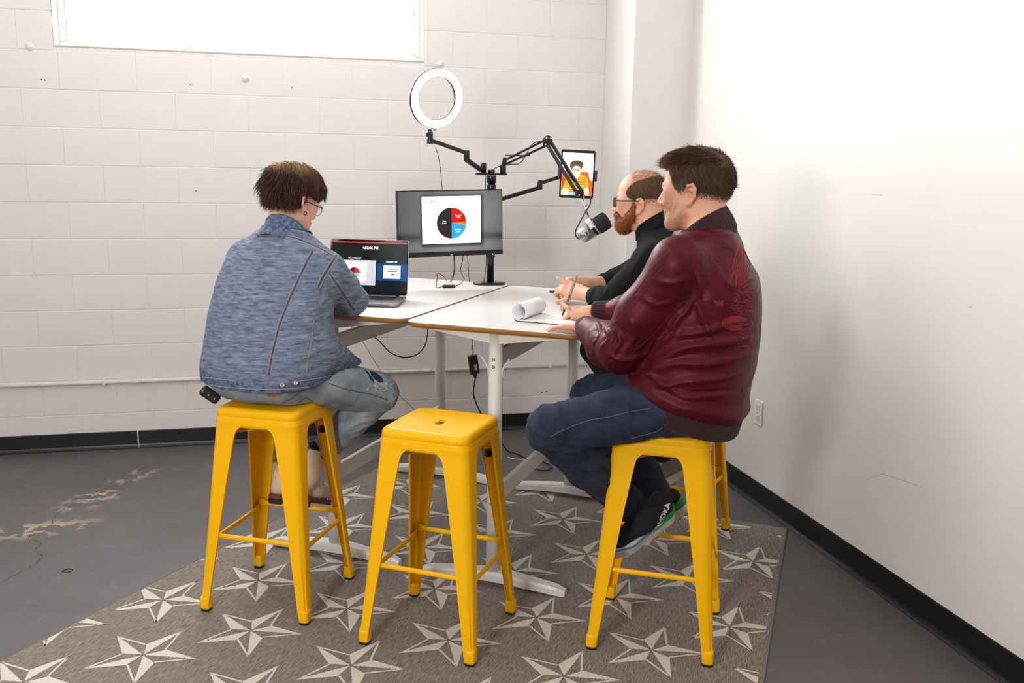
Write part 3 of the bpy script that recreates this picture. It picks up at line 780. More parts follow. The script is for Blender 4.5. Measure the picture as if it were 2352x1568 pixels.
def make_stool():
    root = empty('bar_stool', (0, 0, 0)); q = MB(); hl, hw = .034, .0125
    S0, S1 = slot_ring(hl+.004, hw+.004, .759), sq_ring(.132, .040, .7605)
    rings = [slot_ring(hl, hw, .738), slot_ring(hl, hw, .755), slot_ring(hl+.0015, hw+.0015, .7582), S0]+[mix_ring(S0, S1, t, .759+.0015*t) for t in (.15, .35, .6, .82)]
    for h, r, z in ((.132, .040, .7605), (.141, .037, .7615), (.148, .035, .7600), (.1535, .034, .7560), (.1570, .033, .750), (.1580, .032, .743), (.1582, .032, .7315), (.1574, .032, .7300),
                    (.1584, .032, .7285), (.1590, .032, .725), (.1605, .032, .705), (.1612, .032, .694), (.1588, .031, .694), (.1555, .030, .730), (.148, .030, .752), (.120, .035, .7555)):
        rings.append(sq_ring(h, r, z))
    rings.append(slot_ring(hl+.003, hw+.003, .750))
    q.loft(rings, False, 0, True, closed=True); q.build('seat', yellow, root)
    leg_mesh = None; foot_mesh = None; pad_mesh = None
    for k in range(4):
        R = Matrix.Rotation(math.pi/2*k, 4, 'Z')
        if leg_mesh is None:
            prof = []
            for z, w, r in ((.712, .118, .032), (.700, .112, .032), (.692, .102, .032), (.684, .094, .032), (.674, .0885, .031), (.655, .0845, .031), (.60, .0790, .030), (.50, .0700, .028), (.36, .0590, .026), (.22, .0485, .023), (.12, .0410, .020), (.045, .0360, .017), (.026, .035, .017)):
                h = h_of(z)
                outer = [(h-w, h)]+[(h-r+r*math.cos(a), h-r+r*math.sin(a)) for a in np.linspace(math.pi/2, 0, 7)]+[(h, h-w)]
                t = .0022; rr_ = r-t
                groove = .0035 if z < .30 else (.002 if z < .4 else 0)       # pressed channel down the outer corner
                outer = [(x-groove*.7, y-groove*.7) if i in (4,) else (x, y) for i, (x, y) in enumerate(outer)]
                inner = [(h-t-.006, h-w)]+[(h-t-.006, h-w+t), (h-t, h-w+t)]+[(h-t-rr_+rr_*math.cos(a), h-t-rr_+rr_*math.sin(a)) for a in np.linspace(0, math.pi/2, 7)]+[(h-w+t, h-t), (h-w+t, h-t-.006), (h-w, h-t-.006)]
                prof.append([Vector((x, y, z)) for x, y in outer+inner])
            q = MB(); q.loft(prof, True, 0, False)
            leg_mesh = q.mesh('leg')
            for p in leg_mesh.polygons: p.use_smooth = len(p.vertices) == 4
            leg_mesh.set_sharp_from_angle(angle=math.radians(40)); leg_mesh.materials.append(yellow)
            q = MB(); c = h_of(.02)-.0175
            q.loft([[Vector((c+x, c+y, z)) for x, y in rrect(s_, s_, s_*.55, 4)] for s_, z in ((.0185, .010), (.0188, .014), (.0188, .036), (.0175, .046), (.0165, .054))], True); foot_mesh = q.mesh('foot_tip'); foot_mesh.materials.append(yellow)
            q = MB(); q.loft([[Vector((c+x, c+y, z)) for x, y in rrect(s_, s_, s_*.55, 4)] for s_, z in ((.0165, 0.0), (.0178, .003), (.0178, .011))], True); pad_mesh = q.mesh('rubber_pad'); pad_mesh.materials.append(black_rubber)
        lg = link_mesh('leg', leg_mesh, None, root); lg.rotation_euler.z = math.pi/2*k
        ft = link_mesh('foot_tip', foot_mesh, None, lg); pd = link_mesh('rubber_pad', pad_mesh, None, lg)
    for k in range(4):
        z = .262 if k % 2 == 0 else .286; h = h_of(z)
        a, c = Vector((-h+.012, h-.016, z)), Vector((h-.012, h-.016, z)); R = Matrix.Rotation(math.pi/2*k, 3, 'Z')
        q = MB(); L_ = (c-a)
        pts = [a, a+L_*.06, a+L_*.12, a+L_*.88, a+L_*.94, c]
        rings = []
        for p, (ry, rz) in zip(pts, ((.004, .018), (.0045, .016), (.0075, .009), (.0075, .009), (.0045, .016), (.004, .018))):
            rings.append([R @ (p+Vector((0, ry*math.cos(t), rz*math.sin(t)))) for t in np.linspace(0, math.tau, 13)[:-1]])
        q.loft(rings, True); q.build('footrest_bar', yellow, root)
    for s_ in (-1, 1):
        q = MB(); a = Vector((-.135, -.135*s_, .668)); c = Vector((.135, .135*s_, .668))
        d = (c-a).normalized(); R = frame_rot(d, Vector((0, 0, 1)).cross(d), Vector((0, 0, 1)))
        q.box((a+c)/2+Vector((0, 0, .006*s_)), ((c-a).length, .02, .005), R, bev=.0015); q.build('seat_brace', yellow, root)
        for p in (a, c):
            q = MB(); q.box(p*1.0+Vector((0, 0, -.012))-p.normalized()*.03*Vector((1, 1, 0)).length/1.414, (.034, .024, .024), R, bev=.003); q.build('stacking_bumper', black_rubber, root)
    return root
stools = []
proto = make_stool()
STOOLS = [((.517, 3.092), math.atan2(.373, .246), 'empty yellow metal bar stool with bare seat and handle slot in front of the tables'),
          ((-.036, 3.482), math.atan2(.391, .203), 'yellow metal bar stool under the person in the denim jacket'),
          ((1.268, 2.922), math.atan2(.399, .220), 'yellow metal bar stool under the man in the maroon jacket'),
          ((1.670, 3.745), math.atan2(.330, .320), 'yellow metal bar stool under the bearded man, mostly hidden behind another stool')]
for i, ((x, y), a, lab) in enumerate(STOOLS):
    o = proto if i == 0 else copy_tree(proto)
    o.location = (x, y, RT if i < 3 else RT); o.rotation_euler.z = a
    tag(o, lab, 'bar stool', 'yellow metal bar stools'); stools.append(o)

# ------------------------------------------------------------------ two standing-height tables pushed together
TS = Vector((.545, .8385, 0)); TE = Vector((.8385, -.545, 0)); UZ = Vector((0, 0, 1)); TZ = 1.04; TZL = TZ+.005; TL, TW = 1.22, .71
TA = Vector((.443, 3.546, 0))
top_m = mat('white_laminate', 'e0dddb', .30, var=(4, .02)); ply_m = mat('oak_ply_edge', 'b5813f', .45, var=(30, .35), stretch=(1, 1, 6))
wht = mat('white_powder_coat_steel', 'e6e2dd', .35, var=(8, .05)); screw_m = mat('steel_screw', '8f8a84', .3, 1.)
def table(corner, sgn, label, TZ=TZ):
    """corner: near end of the shared seam; the top spreads along sgn*TE"""
    mid = corner+TE*(sgn*(TW/2+.0012)); root = empty('standing_table', (mid.x+TS.x*TL/2, mid.y+TS.y*TL/2, 0), label, 'table', 'white standing tables pushed together')
    R = frame_rot(TE, TS, UZ); c = mid+TS*(TL/2)
    def ring(d, z, r=.055): return [c+TE*x+TS*y+UZ*z for x, y in rrect(TW/2-d, TL/2-d, r, 7)]
    q = MB(); q.loft([ring(.0008, TZ-.0013), ring(.0004, TZ-.0010), ring(.0004, TZ-.0005), ring(.0010, TZ)], True, 0, False); q.build('laminate_top', top_m, root)
    q = MB(); q.loft([ring(.030, TZ-.023), ring(.010, TZ-.0215), ring(.0012, TZ-.012), ring(.0002, TZ-.006), ring(.0002, TZ-.0013)], True, 0, False); q.build('plywood_core', ply_m, root)
    ends = []
    for k, d in enumerate((.065, TL-.065)):
        p = mid+TS*d; ends.append(p); out = -1 if k == 0 else 1
        q = MB(); q.tube([p+UZ*.055, p+UZ*(TZ-.024)], .0275, 24); leg = q.build('leg_column', wht, root)
        for z in (.915, .887, .375, .347):
            q = MB(); q.lathe([(.0065, 0), (.0065, .002), (.003, .0025), (.003, .0008), (.001, .0008)], p+TS*(out*.0265)+UZ*z, TS*out, 12); q.build('bolt', screw_m, leg)
        # arched foot
        q = MB(); rings = []
        for t in np.linspace(-1, 1, 19):
            u = abs(t); w = .034-.012*u**1.5; zb = .022*(1-u**1.4); zt = .060-.030*u**1.3
            if u > .95: w *= .72; zt -= .006
            cc = p+TE*(t*.300)
            rings.append([cc+TS*(w*sx_)+UZ*z for sx_, z in ((-1, zb), (1, zb), (1, zb+(zt-zb)*.7), (.78, zt), (-.78, zt), (-1, zb+(zt-zb)*.7))])
        q.loft(rings, True, 0, False); ft = q.build('foot', wht, root); ft.location.z += RT+.001
        for t in (-1, 1):
            q = MB(); q.lathe([(.012, 0), (.012, .006)], p+TE*(t*.27)+UZ*RT, (0, 0, 1), 12); q.build('glide', black_rubber, root)
        # bracket under the top
        q = MB(); poly = [(-.27, 0), (.27, 0), (.27, -.006), (.10, -.030), (.03, -.040), (-.03, -.040), (-.10, -.030), (-.27, -.006)]
        q.prism(poly, p+UZ*(TZ-.0235)-TS*.02, TE, UZ, TS, .04); q.build('top_bracket', wht, root)
        # bag hook of bent rod on each side of the column
        if k == 0:
            for sg in (-1, 1):
                q = MB(); b0 = p+TE*(sg*.030)+TS*(-.004); pts = [b0+UZ*.845, b0+UZ*.876, b0+TE*(sg*.004)+UZ*.884, b0+TE*(sg*.026)+UZ*.918]
                q.tube(pts, .0026, 8); q.build('bag_hook', wht, root)
    for z0, z1 in ((.880, .945), (.330, .398)):
        a, b2 = ends; q = MB(); q.box((a+b2)/2+UZ*((z0+z1)/2), (.022, TL-.13-.05, z1-z0), R, bev=.003); q.build('cross_beam', wht, root)
    return root
tableR = table(TA, 1, 'white laminate standing table with the notepad and the hands of the two men on it')
tableL = table(TA+TS*.018, -1, 'white laminate standing table carrying the laptop and the monitor stand', TZL)
# ------------------------------------------------------------------ desk stand, monitor, ring light, microphone, tablet, laptop
blkm = mat('black_anodised_metal', '141316', .28, .3, coat=.3); blkp = mat('black_plastic', '18171a', .42); chrome = mat('chrome', 'd8d6d2', .18, 1.); silver = mat('satin_silver', 'bdbab6', .35, .75)
UX, UY = Vector((1, 0, 0)), Vector((0, 1, 0))
def p3(x, y, d): return Vector(px_plane(x, y, 1, d))
def pz(x, y, z): return Vector(px_plane(x, y, 2, z))
def bar(q, a, b, w, t, up=(0, 0, 1), bev=.002, mi=0):
    a, b = Vector(a), Vector(b); x = (b-a).normalized(); y = Vector(up).cross(x).normalized(); z = x.cross(y)
    return q.box((a+b)/2, ((b-a).length, w, t), frame_rot(x, y, z), bev=bev, mi=mi)
PX, PY = 1.010, 4.585
ST = empty('equipment_stand', (PX, PY, TZL), 'black desk stand with pole and folding arms holding monitor, ring light, microphone and tablet', 'stand')
q = MB(); ring0 = [(x, y) for x, y in rrect(.082, .046, .0455, 8)]
q.loft([[Vector((PX-.004+x*s_, PY+y*s_, TZL+z)) for x, y in ring0] for s_, z in ((1, .0005), (1, .006), (.985, .010), (.5, .0115))], True); q.build('base_plate', blkm, ST)
q = MB(); q.lathe([(.0185, .010), (.0185, .515)], (PX, PY, TZL), UZ, 24); pole = q.build('pole', blkm, ST)
for z in (.155, .475):
    q = MB(); q.lathe([(.022, z-.018), (.0235, z-.015), (.0235, z+.015), (.022, z+.018)], (PX, PY, TZL), UZ, 24); q.build('collar', blkm, pole)
q = MB(); q.lathe([(.0245, .500), (.0245, .532), (.0215, .536)], (PX, PY, TZL), UZ, 24); q.build('collar', blkm, pole)
zc = TZL+.542; q = MB(); bar(q, (PX-.080, PY, zc), (PX+.075, PY-.006, zc), .034, .010, bev=.004); q.lathe([(.016, 0), (.016, .016), (.013, .018)], (PX, PY, zc+.004), UZ, 20)
q.build('cross_bracket', blkm, ST)
# arm to the ring light
q = MB(); a0 = Vector((PX-.060, PY+.004, zc+.006)); q.lathe([(.0150, 0), (.0150, .046), (.012, .048)], a0+Vector((.022, .012, 0)), UZ, 20); LA = q.build('light_arm', blkm, ST)
e1 = p3(1070, 366, 4.50); e2 = p3(1074, 352, 4.50); tipA = p3(992, 323, 4.455)
q = MB(); bar(q, a0+Vector((.010, 0, .012)), e1, .026, .020, bev=.006); q.build('lower_link', blkm, LA)
q = MB(); q.lathe([(.0135, -.022), (.0135, .026), (.011, .028)], (e1+e2)/2, UZ, 20); q.build('elbow', blkm, LA)
q = MB(); bar(q, e2, tipA, .018, .018, bev=.004); q.build('upper_link', blkm, LA)
q = MB(); pb_ = p3(988, 330, 4.45); q.lathe([(.0145, 0), (.0155, .004), (.0155, .022), (.0135, .026), (.0135, .052), (.0115, .056)], pb_, UZ, 20); q.box(pb_+Vector((-.014, 0, .042)), (.012, .012, .018), bev=.003); q.build('swivel_post', blkm, LA)
# boom arm for the microphone
m0 = Vector((PX+.056, PY-.004, zc+.005)); q = MB(); q.lathe([(.0155, 0), (.0155, .046), (.0125, .048), (.007, .05), (.007, .066)], m0, UZ, 20); BA = q.build('microphone_boom', blkm, ST)
el = p3(1258, 324, 4.36); lo1 = p3(1158, 374, 4.53); end = p3(1330, 440, 4.12); dn = (p3(1258, 340, 4.36)-p3(1258, 322, 4.36))
q = MB(); bar(q, lo1+Vector((-.004, 0, -.012)), lo1+Vector((.004, 0, .026)), .022, .012, (0, 1, 0)); q.build('base_knuckle', blkm, BA)
for k, (o1, o2) in enumerate(((Vector((0, -.008, .012)), Vector((-.004, -.008, .010))), (Vector((.006, .008, -.008)), Vector((.006, .008, -.016))))):
    q = MB(); bar(q, lo1+o1, el+o2, .010, .010, bev=.002); q.build('boom_tube', blkm, BA)
q = MB(); bar(q, p3(1160, 357, 4.525), p3(1218, 357, 4.45), .007, .007); q.build('spring_strut', blkm, BA)
q = MB(); q.prism([(-.020, -.024), (.006, -.030), (.020, -.012), (.016, .020), (-.004, .026), (-.020, .010)], el+Vector((0, -.016, 0)), UX, UZ, UY, .006); q.prism([(-.020, -.024), (.006, -.030), (.020, -.012), (.016, .020), (-.004, .026), (-.020, .010)], el+Vector((0, .010, 0)), UX, UZ, UY, .006); EJ = q.build('elbow_plate', blkm, BA)
for dx, dz in ((-.014, -.016), (-.010, .014), (.008, -.022), (.010, .014)):
    q = MB(); q.lathe([(.0045, 0), (.0045, .003), (.002, .004)], el+Vector((dx, -.016, dz)), (0, -1, 0), 10); q.build('rivet', chrome, EJ)
for o1 in (Vector((-.008, -.006, -.010)), Vector((.010, .006, .006))):
    q = MB(); bar(q, el+o1, end+o1*1.1, .013, .013, bev=.002); q.build('boom_tube', blkm, BA)
q = MB(); q.prism([(-.018, -.014), (.012, -.020), (.020, 0), (.012, .018), (-.014, .016)], end+Vector((0, -.014, -.004)), UX, UZ, UY, .026); EP = q.build('end_knuckle', blkm, BA)
for dx, dz in ((-.010, .010), (-.004, -.015)):
    q = MB(); q.lathe([(.0045, 0), (.0045, .003), (.002, .004)], end+Vector((dx, -.014, dz)), (0, -1, 0), 10); q.build('rivet', chrome, EP)
# arm to the tablet
t0 = p3(1131, 463, 4.575); t1 = p3(1238, 431, 4.60); t2 = p3(1242, 420, 4.61); t3 = p3(1287, 406, 4.625)
q = MB(); bar(q, t0, t1, .020, .020, bev=.005); TAa = q.build('tablet_arm', blkm, ST)
q = MB(); q.lathe([(.0135, -.020), (.0135, .024), (.011, .026)], (t1+t2)/2, UZ, 20); q.build('elbow', blkm, TAa)
q = MB(); bar(q, t2, t3, .017, .018, bev=.004); q.build('upper_link', blkm, TAa)
q = MB(); q.lathe([(.024, 0), (.026, .004), (.026, .028), (.024, .032)], (PX, PY, t0.z-.016), UZ, 20); q.build('clamp_ring', blkm, TAa)

# ---- ring light
rc = p3(1003, 226, 4.44); rn = Vector((.36, -.95, -.20)).normalized()
rx_ = rn.cross(UZ).normalized(); rz = rx_.cross(rn)
RL = empty('ring_light', p3(988, 296, 4.45), 'lit white ring light on the black arm above the monitor', 'lamp')
def torus_prof(prof, n=64): return [[rc+(rx_*math.cos(t)+rz*math.sin(t))*r+rn*h for r, h in prof] for t in np.linspace(0, math.tau, n+1)[:-1]]
def ringloft(prof, name, m, parent):
    q = MB(); q.loft(torus_prof(prof), False, 0, True, closed=True); return q.build(name, m, parent)
ringloft([(.136, .004), (.136, -.012), (.130, -.016), (.104, -.016), (.0975, -.012), (.0975, .004)], 'ring_housing', mat('brown_black_plastic', '2c2322', .5), RL)
ringloft([(.1345, .0042), (.1315, .0075), (.118, .0095), (.103, .0075), (.099, .0042)], 'diffuser', mat('lit_diffuser', (1, .99, .97), .5, emit=9.0), RL)
q = MB(); q.box(rc-rz*.139-rn*.004, (.030, .014, .022), frame_rot(rx_, rn, rz), bev=.003); q.tube([rc-rz*.143-rn*.004, p3(988, 303, 4.45)], .006, 10); q.build('mount_foot', chrome, RL)
q = MB(); q.lathe([(.008, 0), (.010, .004), (.010, .010), (.006, .014)], p3(987, 303, 4.45), UZ, 14); q.build('hinge', blkp, RL)

# ---- monitor
mTL, mTR, mBR, mBL = Vector((.530, 4.470, 1.506)), Vector((1.055, 4.530, 1.519)), Vector((1.061, 4.530, 1.199)), Vector((.532, 4.470, 1.189))
mx = ((mTR-mTL)+(mBR-mBL)).normalized(); mz = ((mTL-mBL)+(mTR-mBR)); mz = (mz-mx*mz.dot(mx)).normalized(); mn = mx.cross(mz); mc = (mTL+mTR+mBR+mBL)/4; MW, MH = .5275, .3165
MR = frame_rot(mx, -mn, mz)
MON = empty('monitor', mc-mz*(MH/2), 'black desktop monitor showing a slide with a pie chart', 'monitor')
q = MB(); q.box(mc-mn*.010, (MW, .020, MH), MR, bev=.003); q.box(mc-mn*.028, (MW*.7, .02, MH*.6), MR, bev=.008); q.build('housing', blkp, MON)
q = MB(); q.box(mc-mz*(MH/2-.0115)+mn*.0008, (MW, .003, .023), MR, bev=.0008); CH = q.build('chin_bezel', blkp, MON)
def plane_xy(px, py, o, ux, uy, n):
    d = Vector((px-1176.)/F_PX*CR-(py-784.)/F_PX*CU+CW); t = (o-Vector(CAM)).dot(n)/d.dot(n); h = Vector(CAM)+d*t-o; return h.dot(ux), h.dot(uy)
def screen_grid(name, o, ux, uy, n, x0, x1, y0, y1, fn, parent, nx=72, ny=42, off=.0008, emit=1.0):
    """lit screen: colours given as a picture function of the screen position"""
    xs, ys = np.linspace(x0, x1, nx+1), np.linspace(y0, y1, ny+1); V = []; Cc = []
    for y in ys:
        for x in xs: V.append(o+ux*x+uy*y+n*off); Cc.append(fn((x-x0)/(x1-x0), (y-y0)/(y1-y0)))
    Fq = [[j*(nx+1)+i, j*(nx+1)+i+1, (j+1)*(nx+1)+i+1, (j+1)*(nx+1)+i] for j in range(ny) for i in range(nx)]
    me = np_mesh(name, np.array([tuple(v) for v in V])-np.array(wloc(parent)), Fq, False)
    ob = link_mesh(name, me, screen_mat(emit), parent); attr_color(ob, np.array(Cc)); return ob
def screen_mat(e):
    nm = 'lit_screen_%.2f' % e
    if nm in MATS: return MATS[nm]
    m = mat(nm, '000000', .25, spec=.3); nt = m.node_tree; at = nt.nodes.new('ShaderNodeAttribute'); at.attribute_name = 'tone'; b = nt.nodes['Principled BSDF']
    nt.links.new(at.outputs['Color'], b.inputs['Emission Color']); b.inputs['Emission Strength'].default_value = e; b.inputs['Base Color'].default_value = (.004, .004, .005, 1); return m
def lit(name, col, e=1.0): return mat('screen_'+name, col, .3, emit=e, spec=.2)
def flat(name, poly, o, ux, uy, n, off, m, parent):
    q = MB(); P = [o+ux*x+uy*y+n*off for x, y in poly]
    q.add(P, [list(range(len(P)))]); return q.build(name, m, parent)
sl = [plane_xy(x, y, mc, mx, mz, mn) for x, y in ((968, 451), (1104, 449.5), (1104, 557), (970, 561))]
sx0, sx1, sy1, sy0 = (sl[0][0]+sl[3][0])/2, (sl[1][0]+sl[2][0])/2, (sl[0][1]+sl[1][1])/2, (sl[2][1]+sl[3][1])/2
X0, X1, Y0, Y1 = -MW/2+.006, MW/2-.006, -MH/2+.023, MH/2-.006
def mon_pic(u, v):
    x, y = X0+(X1-X0)*u, Y0+(Y1-Y0)*v
    g = .20+.10*math.exp(-((u-.75)/.3)**2)*math.exp(-((v-.6)/.4)**2)-.12*(abs(u-.5)*1.7)**3
    g += .16*math.exp(-((v-.10)/.09)**2)*math.exp(-((u-.55)/.35)**2)-.10*math.exp(-((v-.24)/.07)**2)
    dx = max(sx0+.004-x, x-sx1-.004, 0); dy = max(sy0-.008-y, y-sy1+.002, 0); g *= 1-.75*math.exp(-(math.hypot(dx, dy)/.010)**2)
    g = max(g, .012); return (g, g*.995, g*.985)
SCR = screen_grid('screen', mc, mx, mz, mn, X0, X1, Y0, Y1, mon_pic, MON, 120, 70, off=.0012, emit=.85)
flat('slide_page', [(sx0, sy0), (sx1, sy0), (sx1, sy1), (sx0, sy1)], mc, mx, mz, mn, .0018, lit('slide', 'dfe3e2', .78), SCR)
pcx, pcy = plane_xy(1037, 512, mc, mx, mz, mn); PR = .0735
def sector(a0, a1): return [(pcx, pcy)]+[(pcx+PR*math.sin(math.radians(a)), pcy+PR*math.cos(math.radians(a))) for a in np.linspace(a0, a1, max(3, int(abs(a1-a0)/5)))]
for nm, a0, a1, c in (('dark', 180, 360, '272325'), ('red', 0, 84.5, 'b3191a'), ('orange', 84.5, 98, 'ef7520'), ('blue', 98, 180, '2391df')): flat('pie_sector', sector(a0, a1), mc, mx, mz, mn, .0024, lit('pie_'+nm, c, .72), SCR)
dkt, wht_t = lit('grey_text', '5a5a5c', .8), lit('white_text', 'ffffff', 1.)
def put(txt, px, py, size, m, parent, o, ux, uy, n, off=.003, bold=.0, name='lettering', sx=1.):
    x, y = plane_xy(px, py, o, ux, uy, n); return lettering(name, txt, size, o+ux*x+uy*y+n*off, ux, uy, m, parent, bold, sx)
for txt, px, py, sz, m_ in (('Brands by Qty', 983, 456, .0100, dkt), ('Rolling 12 Months', 986.5, 462, .0100, dkt), ('ZAPS', 1020, 508.5, .0078, wht_t), ('28,613', 1020, 512.5, .0078, wht_t), ('Tapworks', 1052, 494.5, .0078, wht_t), ('14,836', 1052, 498.5, .0078, wht_t), ('EcoWater', 1051.5, 527, .0078, wht_t), ('13,013', 1051.5, 531.5, .0078, wht_t), ('Others', 1075.5, 511, .007, dkt), ('1,386', 1075.5, 514.5, .007, dkt)):
    put(txt, px, py, sz, m_, SCR, mc, mx, mz, mn, bold=.00005)
lx, ly = plane_xy(1037, 586, mc, mx, mz, mn); q = MB(); q.lathe([(.0062, 0), (.0062, .0012)], mc+mx*lx+mz*ly+mn*.002, mn, 20); LG = q.build('logo_disc', mat('white_badge', 'd8d8d6', .4), CH)
lettering('logo_letters', 'hp', .0105, mc+mx*lx+mz*(ly+.0006)+mn*.0036, mx, mz, blkp, CH, .0003)
q = MB(); q.lathe([(.0022, 0), (.0022, .0008)], Vector(p3(1133, 584, 4.5))+Vector((0, .012, 0)), mn, 10); q.build('power_led', lit('led', 'ffffff', 1.2), CH)
q = MB(); bar(q, mc-mn*.035, Vector((PX, PY, mc.z)), .05, .05, bev=.006); q.build('mount_block', blkp, MON)

# ---- tablet in its clamp
tc_ = Vector((1.4545, 4.60, 1.593)); tx = Vector((.994, -.06, -.028)).normalized(); tz = Vector((.034, 0, 1)); tz = (tz-tx*tz.dot(tx)).normalized(); tn = tx.cross(tz); TR_ = frame_rot(tx, -tn, tz); TWd, THt = .176, .2385
TAB = empty('tablet', tc_-tz*(THt/2), 'black tablet in a clamp showing a video call with a person in glasses', 'tablet')
def rprism(w, h, r, o, ux, uy, n, off, th, name, m, parent):
    q = MB(); q.prism(rrect(w, h, r, 5), o+n*off, ux, uy, n, th); return q.build(name, m, parent)
rprism(TWd/2, THt/2, .009, tc_, tx, tz, tn, -.007, .007, 'tablet_body', blkp, TAB)
TSC = rprism(TWd/2-.008, THt/2-.0145, .002, tc_, tx, tz, tn, .0, .0005, 'screen', lit('white_room', 'eef1f1', .85), TAB)
def tp(pts): return [plane_xy(x, y, tc_, tx, tz, tn) for x, y in pts]
def spl(pts, n=6): return [tuple(p)[:2] for p in smooth_path([Vector((*p, 0)) for p in pts+[pts[0]]], n)][:-1]
def crop_px(x, y): return (1200+x/5.809, 300+y/5.809)
def tflat(name, pts, off, m, smooth=True):
    pl_ = tp([crop_px(*p) for p in pts]); w2_, h2 = TWd/2-.0085, THt/2-.015
    pl_ = spl(pl_, 5) if smooth else pl_; pl_ = [(min(max(x, -w2_), w2_), min(max(y, -h2), h2)) for x, y in pl_]; return flat(name, pl_, tc_, tx, tz, tn, off, m, TSC)
tflat('pictured_armchair', [(500, 545), (570, 540), (590, 600), (640, 640), (760, 560), (860, 552), (885, 600), (900, 660), (940, 690), (930, 880), (490, 870), (495, 700)], .0010, lit('orange', 'e8551a', .95))
tflat('pictured_armchair', [(500, 640), (560, 632), (575, 700), (540, 745), (497, 745)], .0012, lit('orange_shade', 'c9420f', .9))
tflat('pictured_shirt', [(600, 610), (650, 580), (700, 630), (745, 580), (830, 605), (868, 650), (878, 765), (812, 770), (815, 830), (740, 840), (640, 835), (612, 780), (545, 760), (560, 690)], .0016, lit('mustard', 'd59a35', .95))
for k in range(9):
    y = 622+k*22; tflat('pictured_stripe', [(585-2*k, y), (720, y+6), (850+1.5*k, y), (850+1.5*k, y+6), (720, y+12), (585-2*k, y+6)], .0020, lit('stripe', '7d5526', .9), False)
tflat('pictured_jeans', [(610, 810), (700, 830), (720, 872), (610, 872)], .0022, lit('jeans_picture', '8fa9c4', .95))
tflat('pictured_arm', [(540, 765), (612, 780), (600, 872), (492, 872), (500, 830)], .0024, lit('skin_picture', 'eec2a8', .8)); tflat('pictured_arm', [(815, 768), (876, 765), (885, 872), (840, 872), (820, 830)], .0024, lit('skin_picture', 'eec2a8', .8))
tflat('pictured_face', [(655, 500), (700, 470), (770, 500), (775, 560), (745, 620), (705, 632), (668, 600), (652, 550)], .0026, lit('face_picture', 'efc5b0', .8))
tflat('pictured_hair', [(640, 500), (632, 450), (660, 412), (730, 396), (790, 415), (812, 450), (790, 500), (775, 520), (760, 480), (700, 470), (665, 500), (655, 520)], .0030, lit('hair_picture', '55463d', .9))
for cx in (690, 742): tflat('pictured_glasses', [(cx-22, 515), (cx, 508), (cx+20, 512), (cx+18, 532), (cx, 540), (cx-20, 534)], .0034, lit('glasses_picture', 'b98d88', .8))
for s_ in (-1, 1):
    c = tc_+tx*(s_*(TWd/2+.006))-tz*(.005 if s_ > 0 else -.008); q = MB(); q.box(c+tn*.001, (.012, .022, .055 if s_ > 0 else .062), TR_, bev=.004); q.build('clamp_jaw', blkp, TAB)
q = MB(); q.box(tc_-tn*.014, (TWd+.01, .010, .032), TR_, bev=.003); q.lathe([(.018, 0), (.018, .02)], tc_-tn*.036, tn, 20); bar(q, tc_-tn*.03, t3+Vector((.0, .004, 0)), .014, .014); q.build('clamp_back', blkp, TAB)

# ---- microphone
ma, mb_ = p3(1333, 545, 4.085), p3(1396, 503, 4.035); mdir = (mb_-ma).normalized(); Lm = (mb_-ma).length
MIC = empty('microphone', ma, 'silver podcast microphone with black foam windscreen hanging from the boom arm', 'microphone')
q = MB(); q.lathe([(.020, -.004), (.028, 0), (.0335, .006), (.0345, .02), (.0345, Lm*.46)], ma, mdir, 32); MBd = q.build('body_shell', silver, MIC)
q = MB(); q.lathe([(.0350, Lm*.46), (.0350, Lm*.56)], ma, mdir, 32); q.build('control_band', blkp, MIC)
q = MB(); q.lathe([(.0368, Lm*.56), (.0368, Lm*.60), (.0345, Lm*.61)], ma, mdir, 32); q.build('front_ring', silver, MIC)
q = MB(); q.lathe([(.036, Lm*.60), (.0405, Lm*.63), (.0405, Lm*.92), (.037, Lm*.985), (.026, Lm*1.015), (.012, Lm*1.02)], ma, mdir, 32); q.build('foam_windscreen', mat('black_foam', '2b2a2f', .95, bump=(400, .6)), MIC)
camv = (Vector(CAM)-ma).normalized(); mside = mdir.cross(camv).normalized(); mface = mside.cross(mdir).normalized()      # towards the camera
mface = (camv-mdir*camv.dot(mdir)).normalized(); ldir = mface.cross(mdir)
lt = lettering('maker_lettering', 'SHURE', .020, ma+mdir*(Lm*.22)+mface*.0352+ldir*.002, -mdir, -ldir, blkp, MBd, .0006)
yk = ma+mdir*(Lm*.50); stem = p3(1338, 452, 4.12); upv = (stem-yk); upv = (upv-mdir*upv.dot(mdir)).normalized(); yside = mdir.cross(upv)
q = MB(); ring = []
for t in np.linspace(-.15, math.pi+.15, 22):
    c = yk+yside*(math.cos(t)*.043)+upv*(math.sin(t)*.052); r_ = (yside*math.cos(t)+upv*math.sin(t)).normalized(); ring.append([c+mdir*(sx_*.011)+r_*(sr*.0018) for sx_, sr in ((-1, -1), (1, -1), (1, 1), (-1, 1))])
q.loft(ring, True, 0, False); q.build('yoke', silver, MIC)
q = MB(); tpk = yk+upv*.052; q.tube([tpk, tpk+(stem-tpk)*.5, stem], [.008, .0085, .0085], 14); q.lathe([(.012, 0), (.0125, .003), (.0125, .014), (.011, .017)], tpk+(stem-tpk)*.55, (stem-tpk), 18); q.tube([stem-Vector((.006, 0, -.002)), end+Vector((.010, 0, -.006))], .007, 10); q.build('mount_stem', chrome, MIC)
for s_ in (-1, 1):
    q = MB(); q.lathe([(.009, 0), (.009, .006), (.007, .007)], yk+yside*(s_*.041), yside*s_, 16); q.build('yoke_knob', silver, MIC)
def cable(name, pts, r, label, m=None, parts=None, cat='cable', n=8):
    q = MB(); q.tube(smooth_path(pts, 8), r, n); return q.build(name, m or blkp, None, label, cat, origin=pts[0])
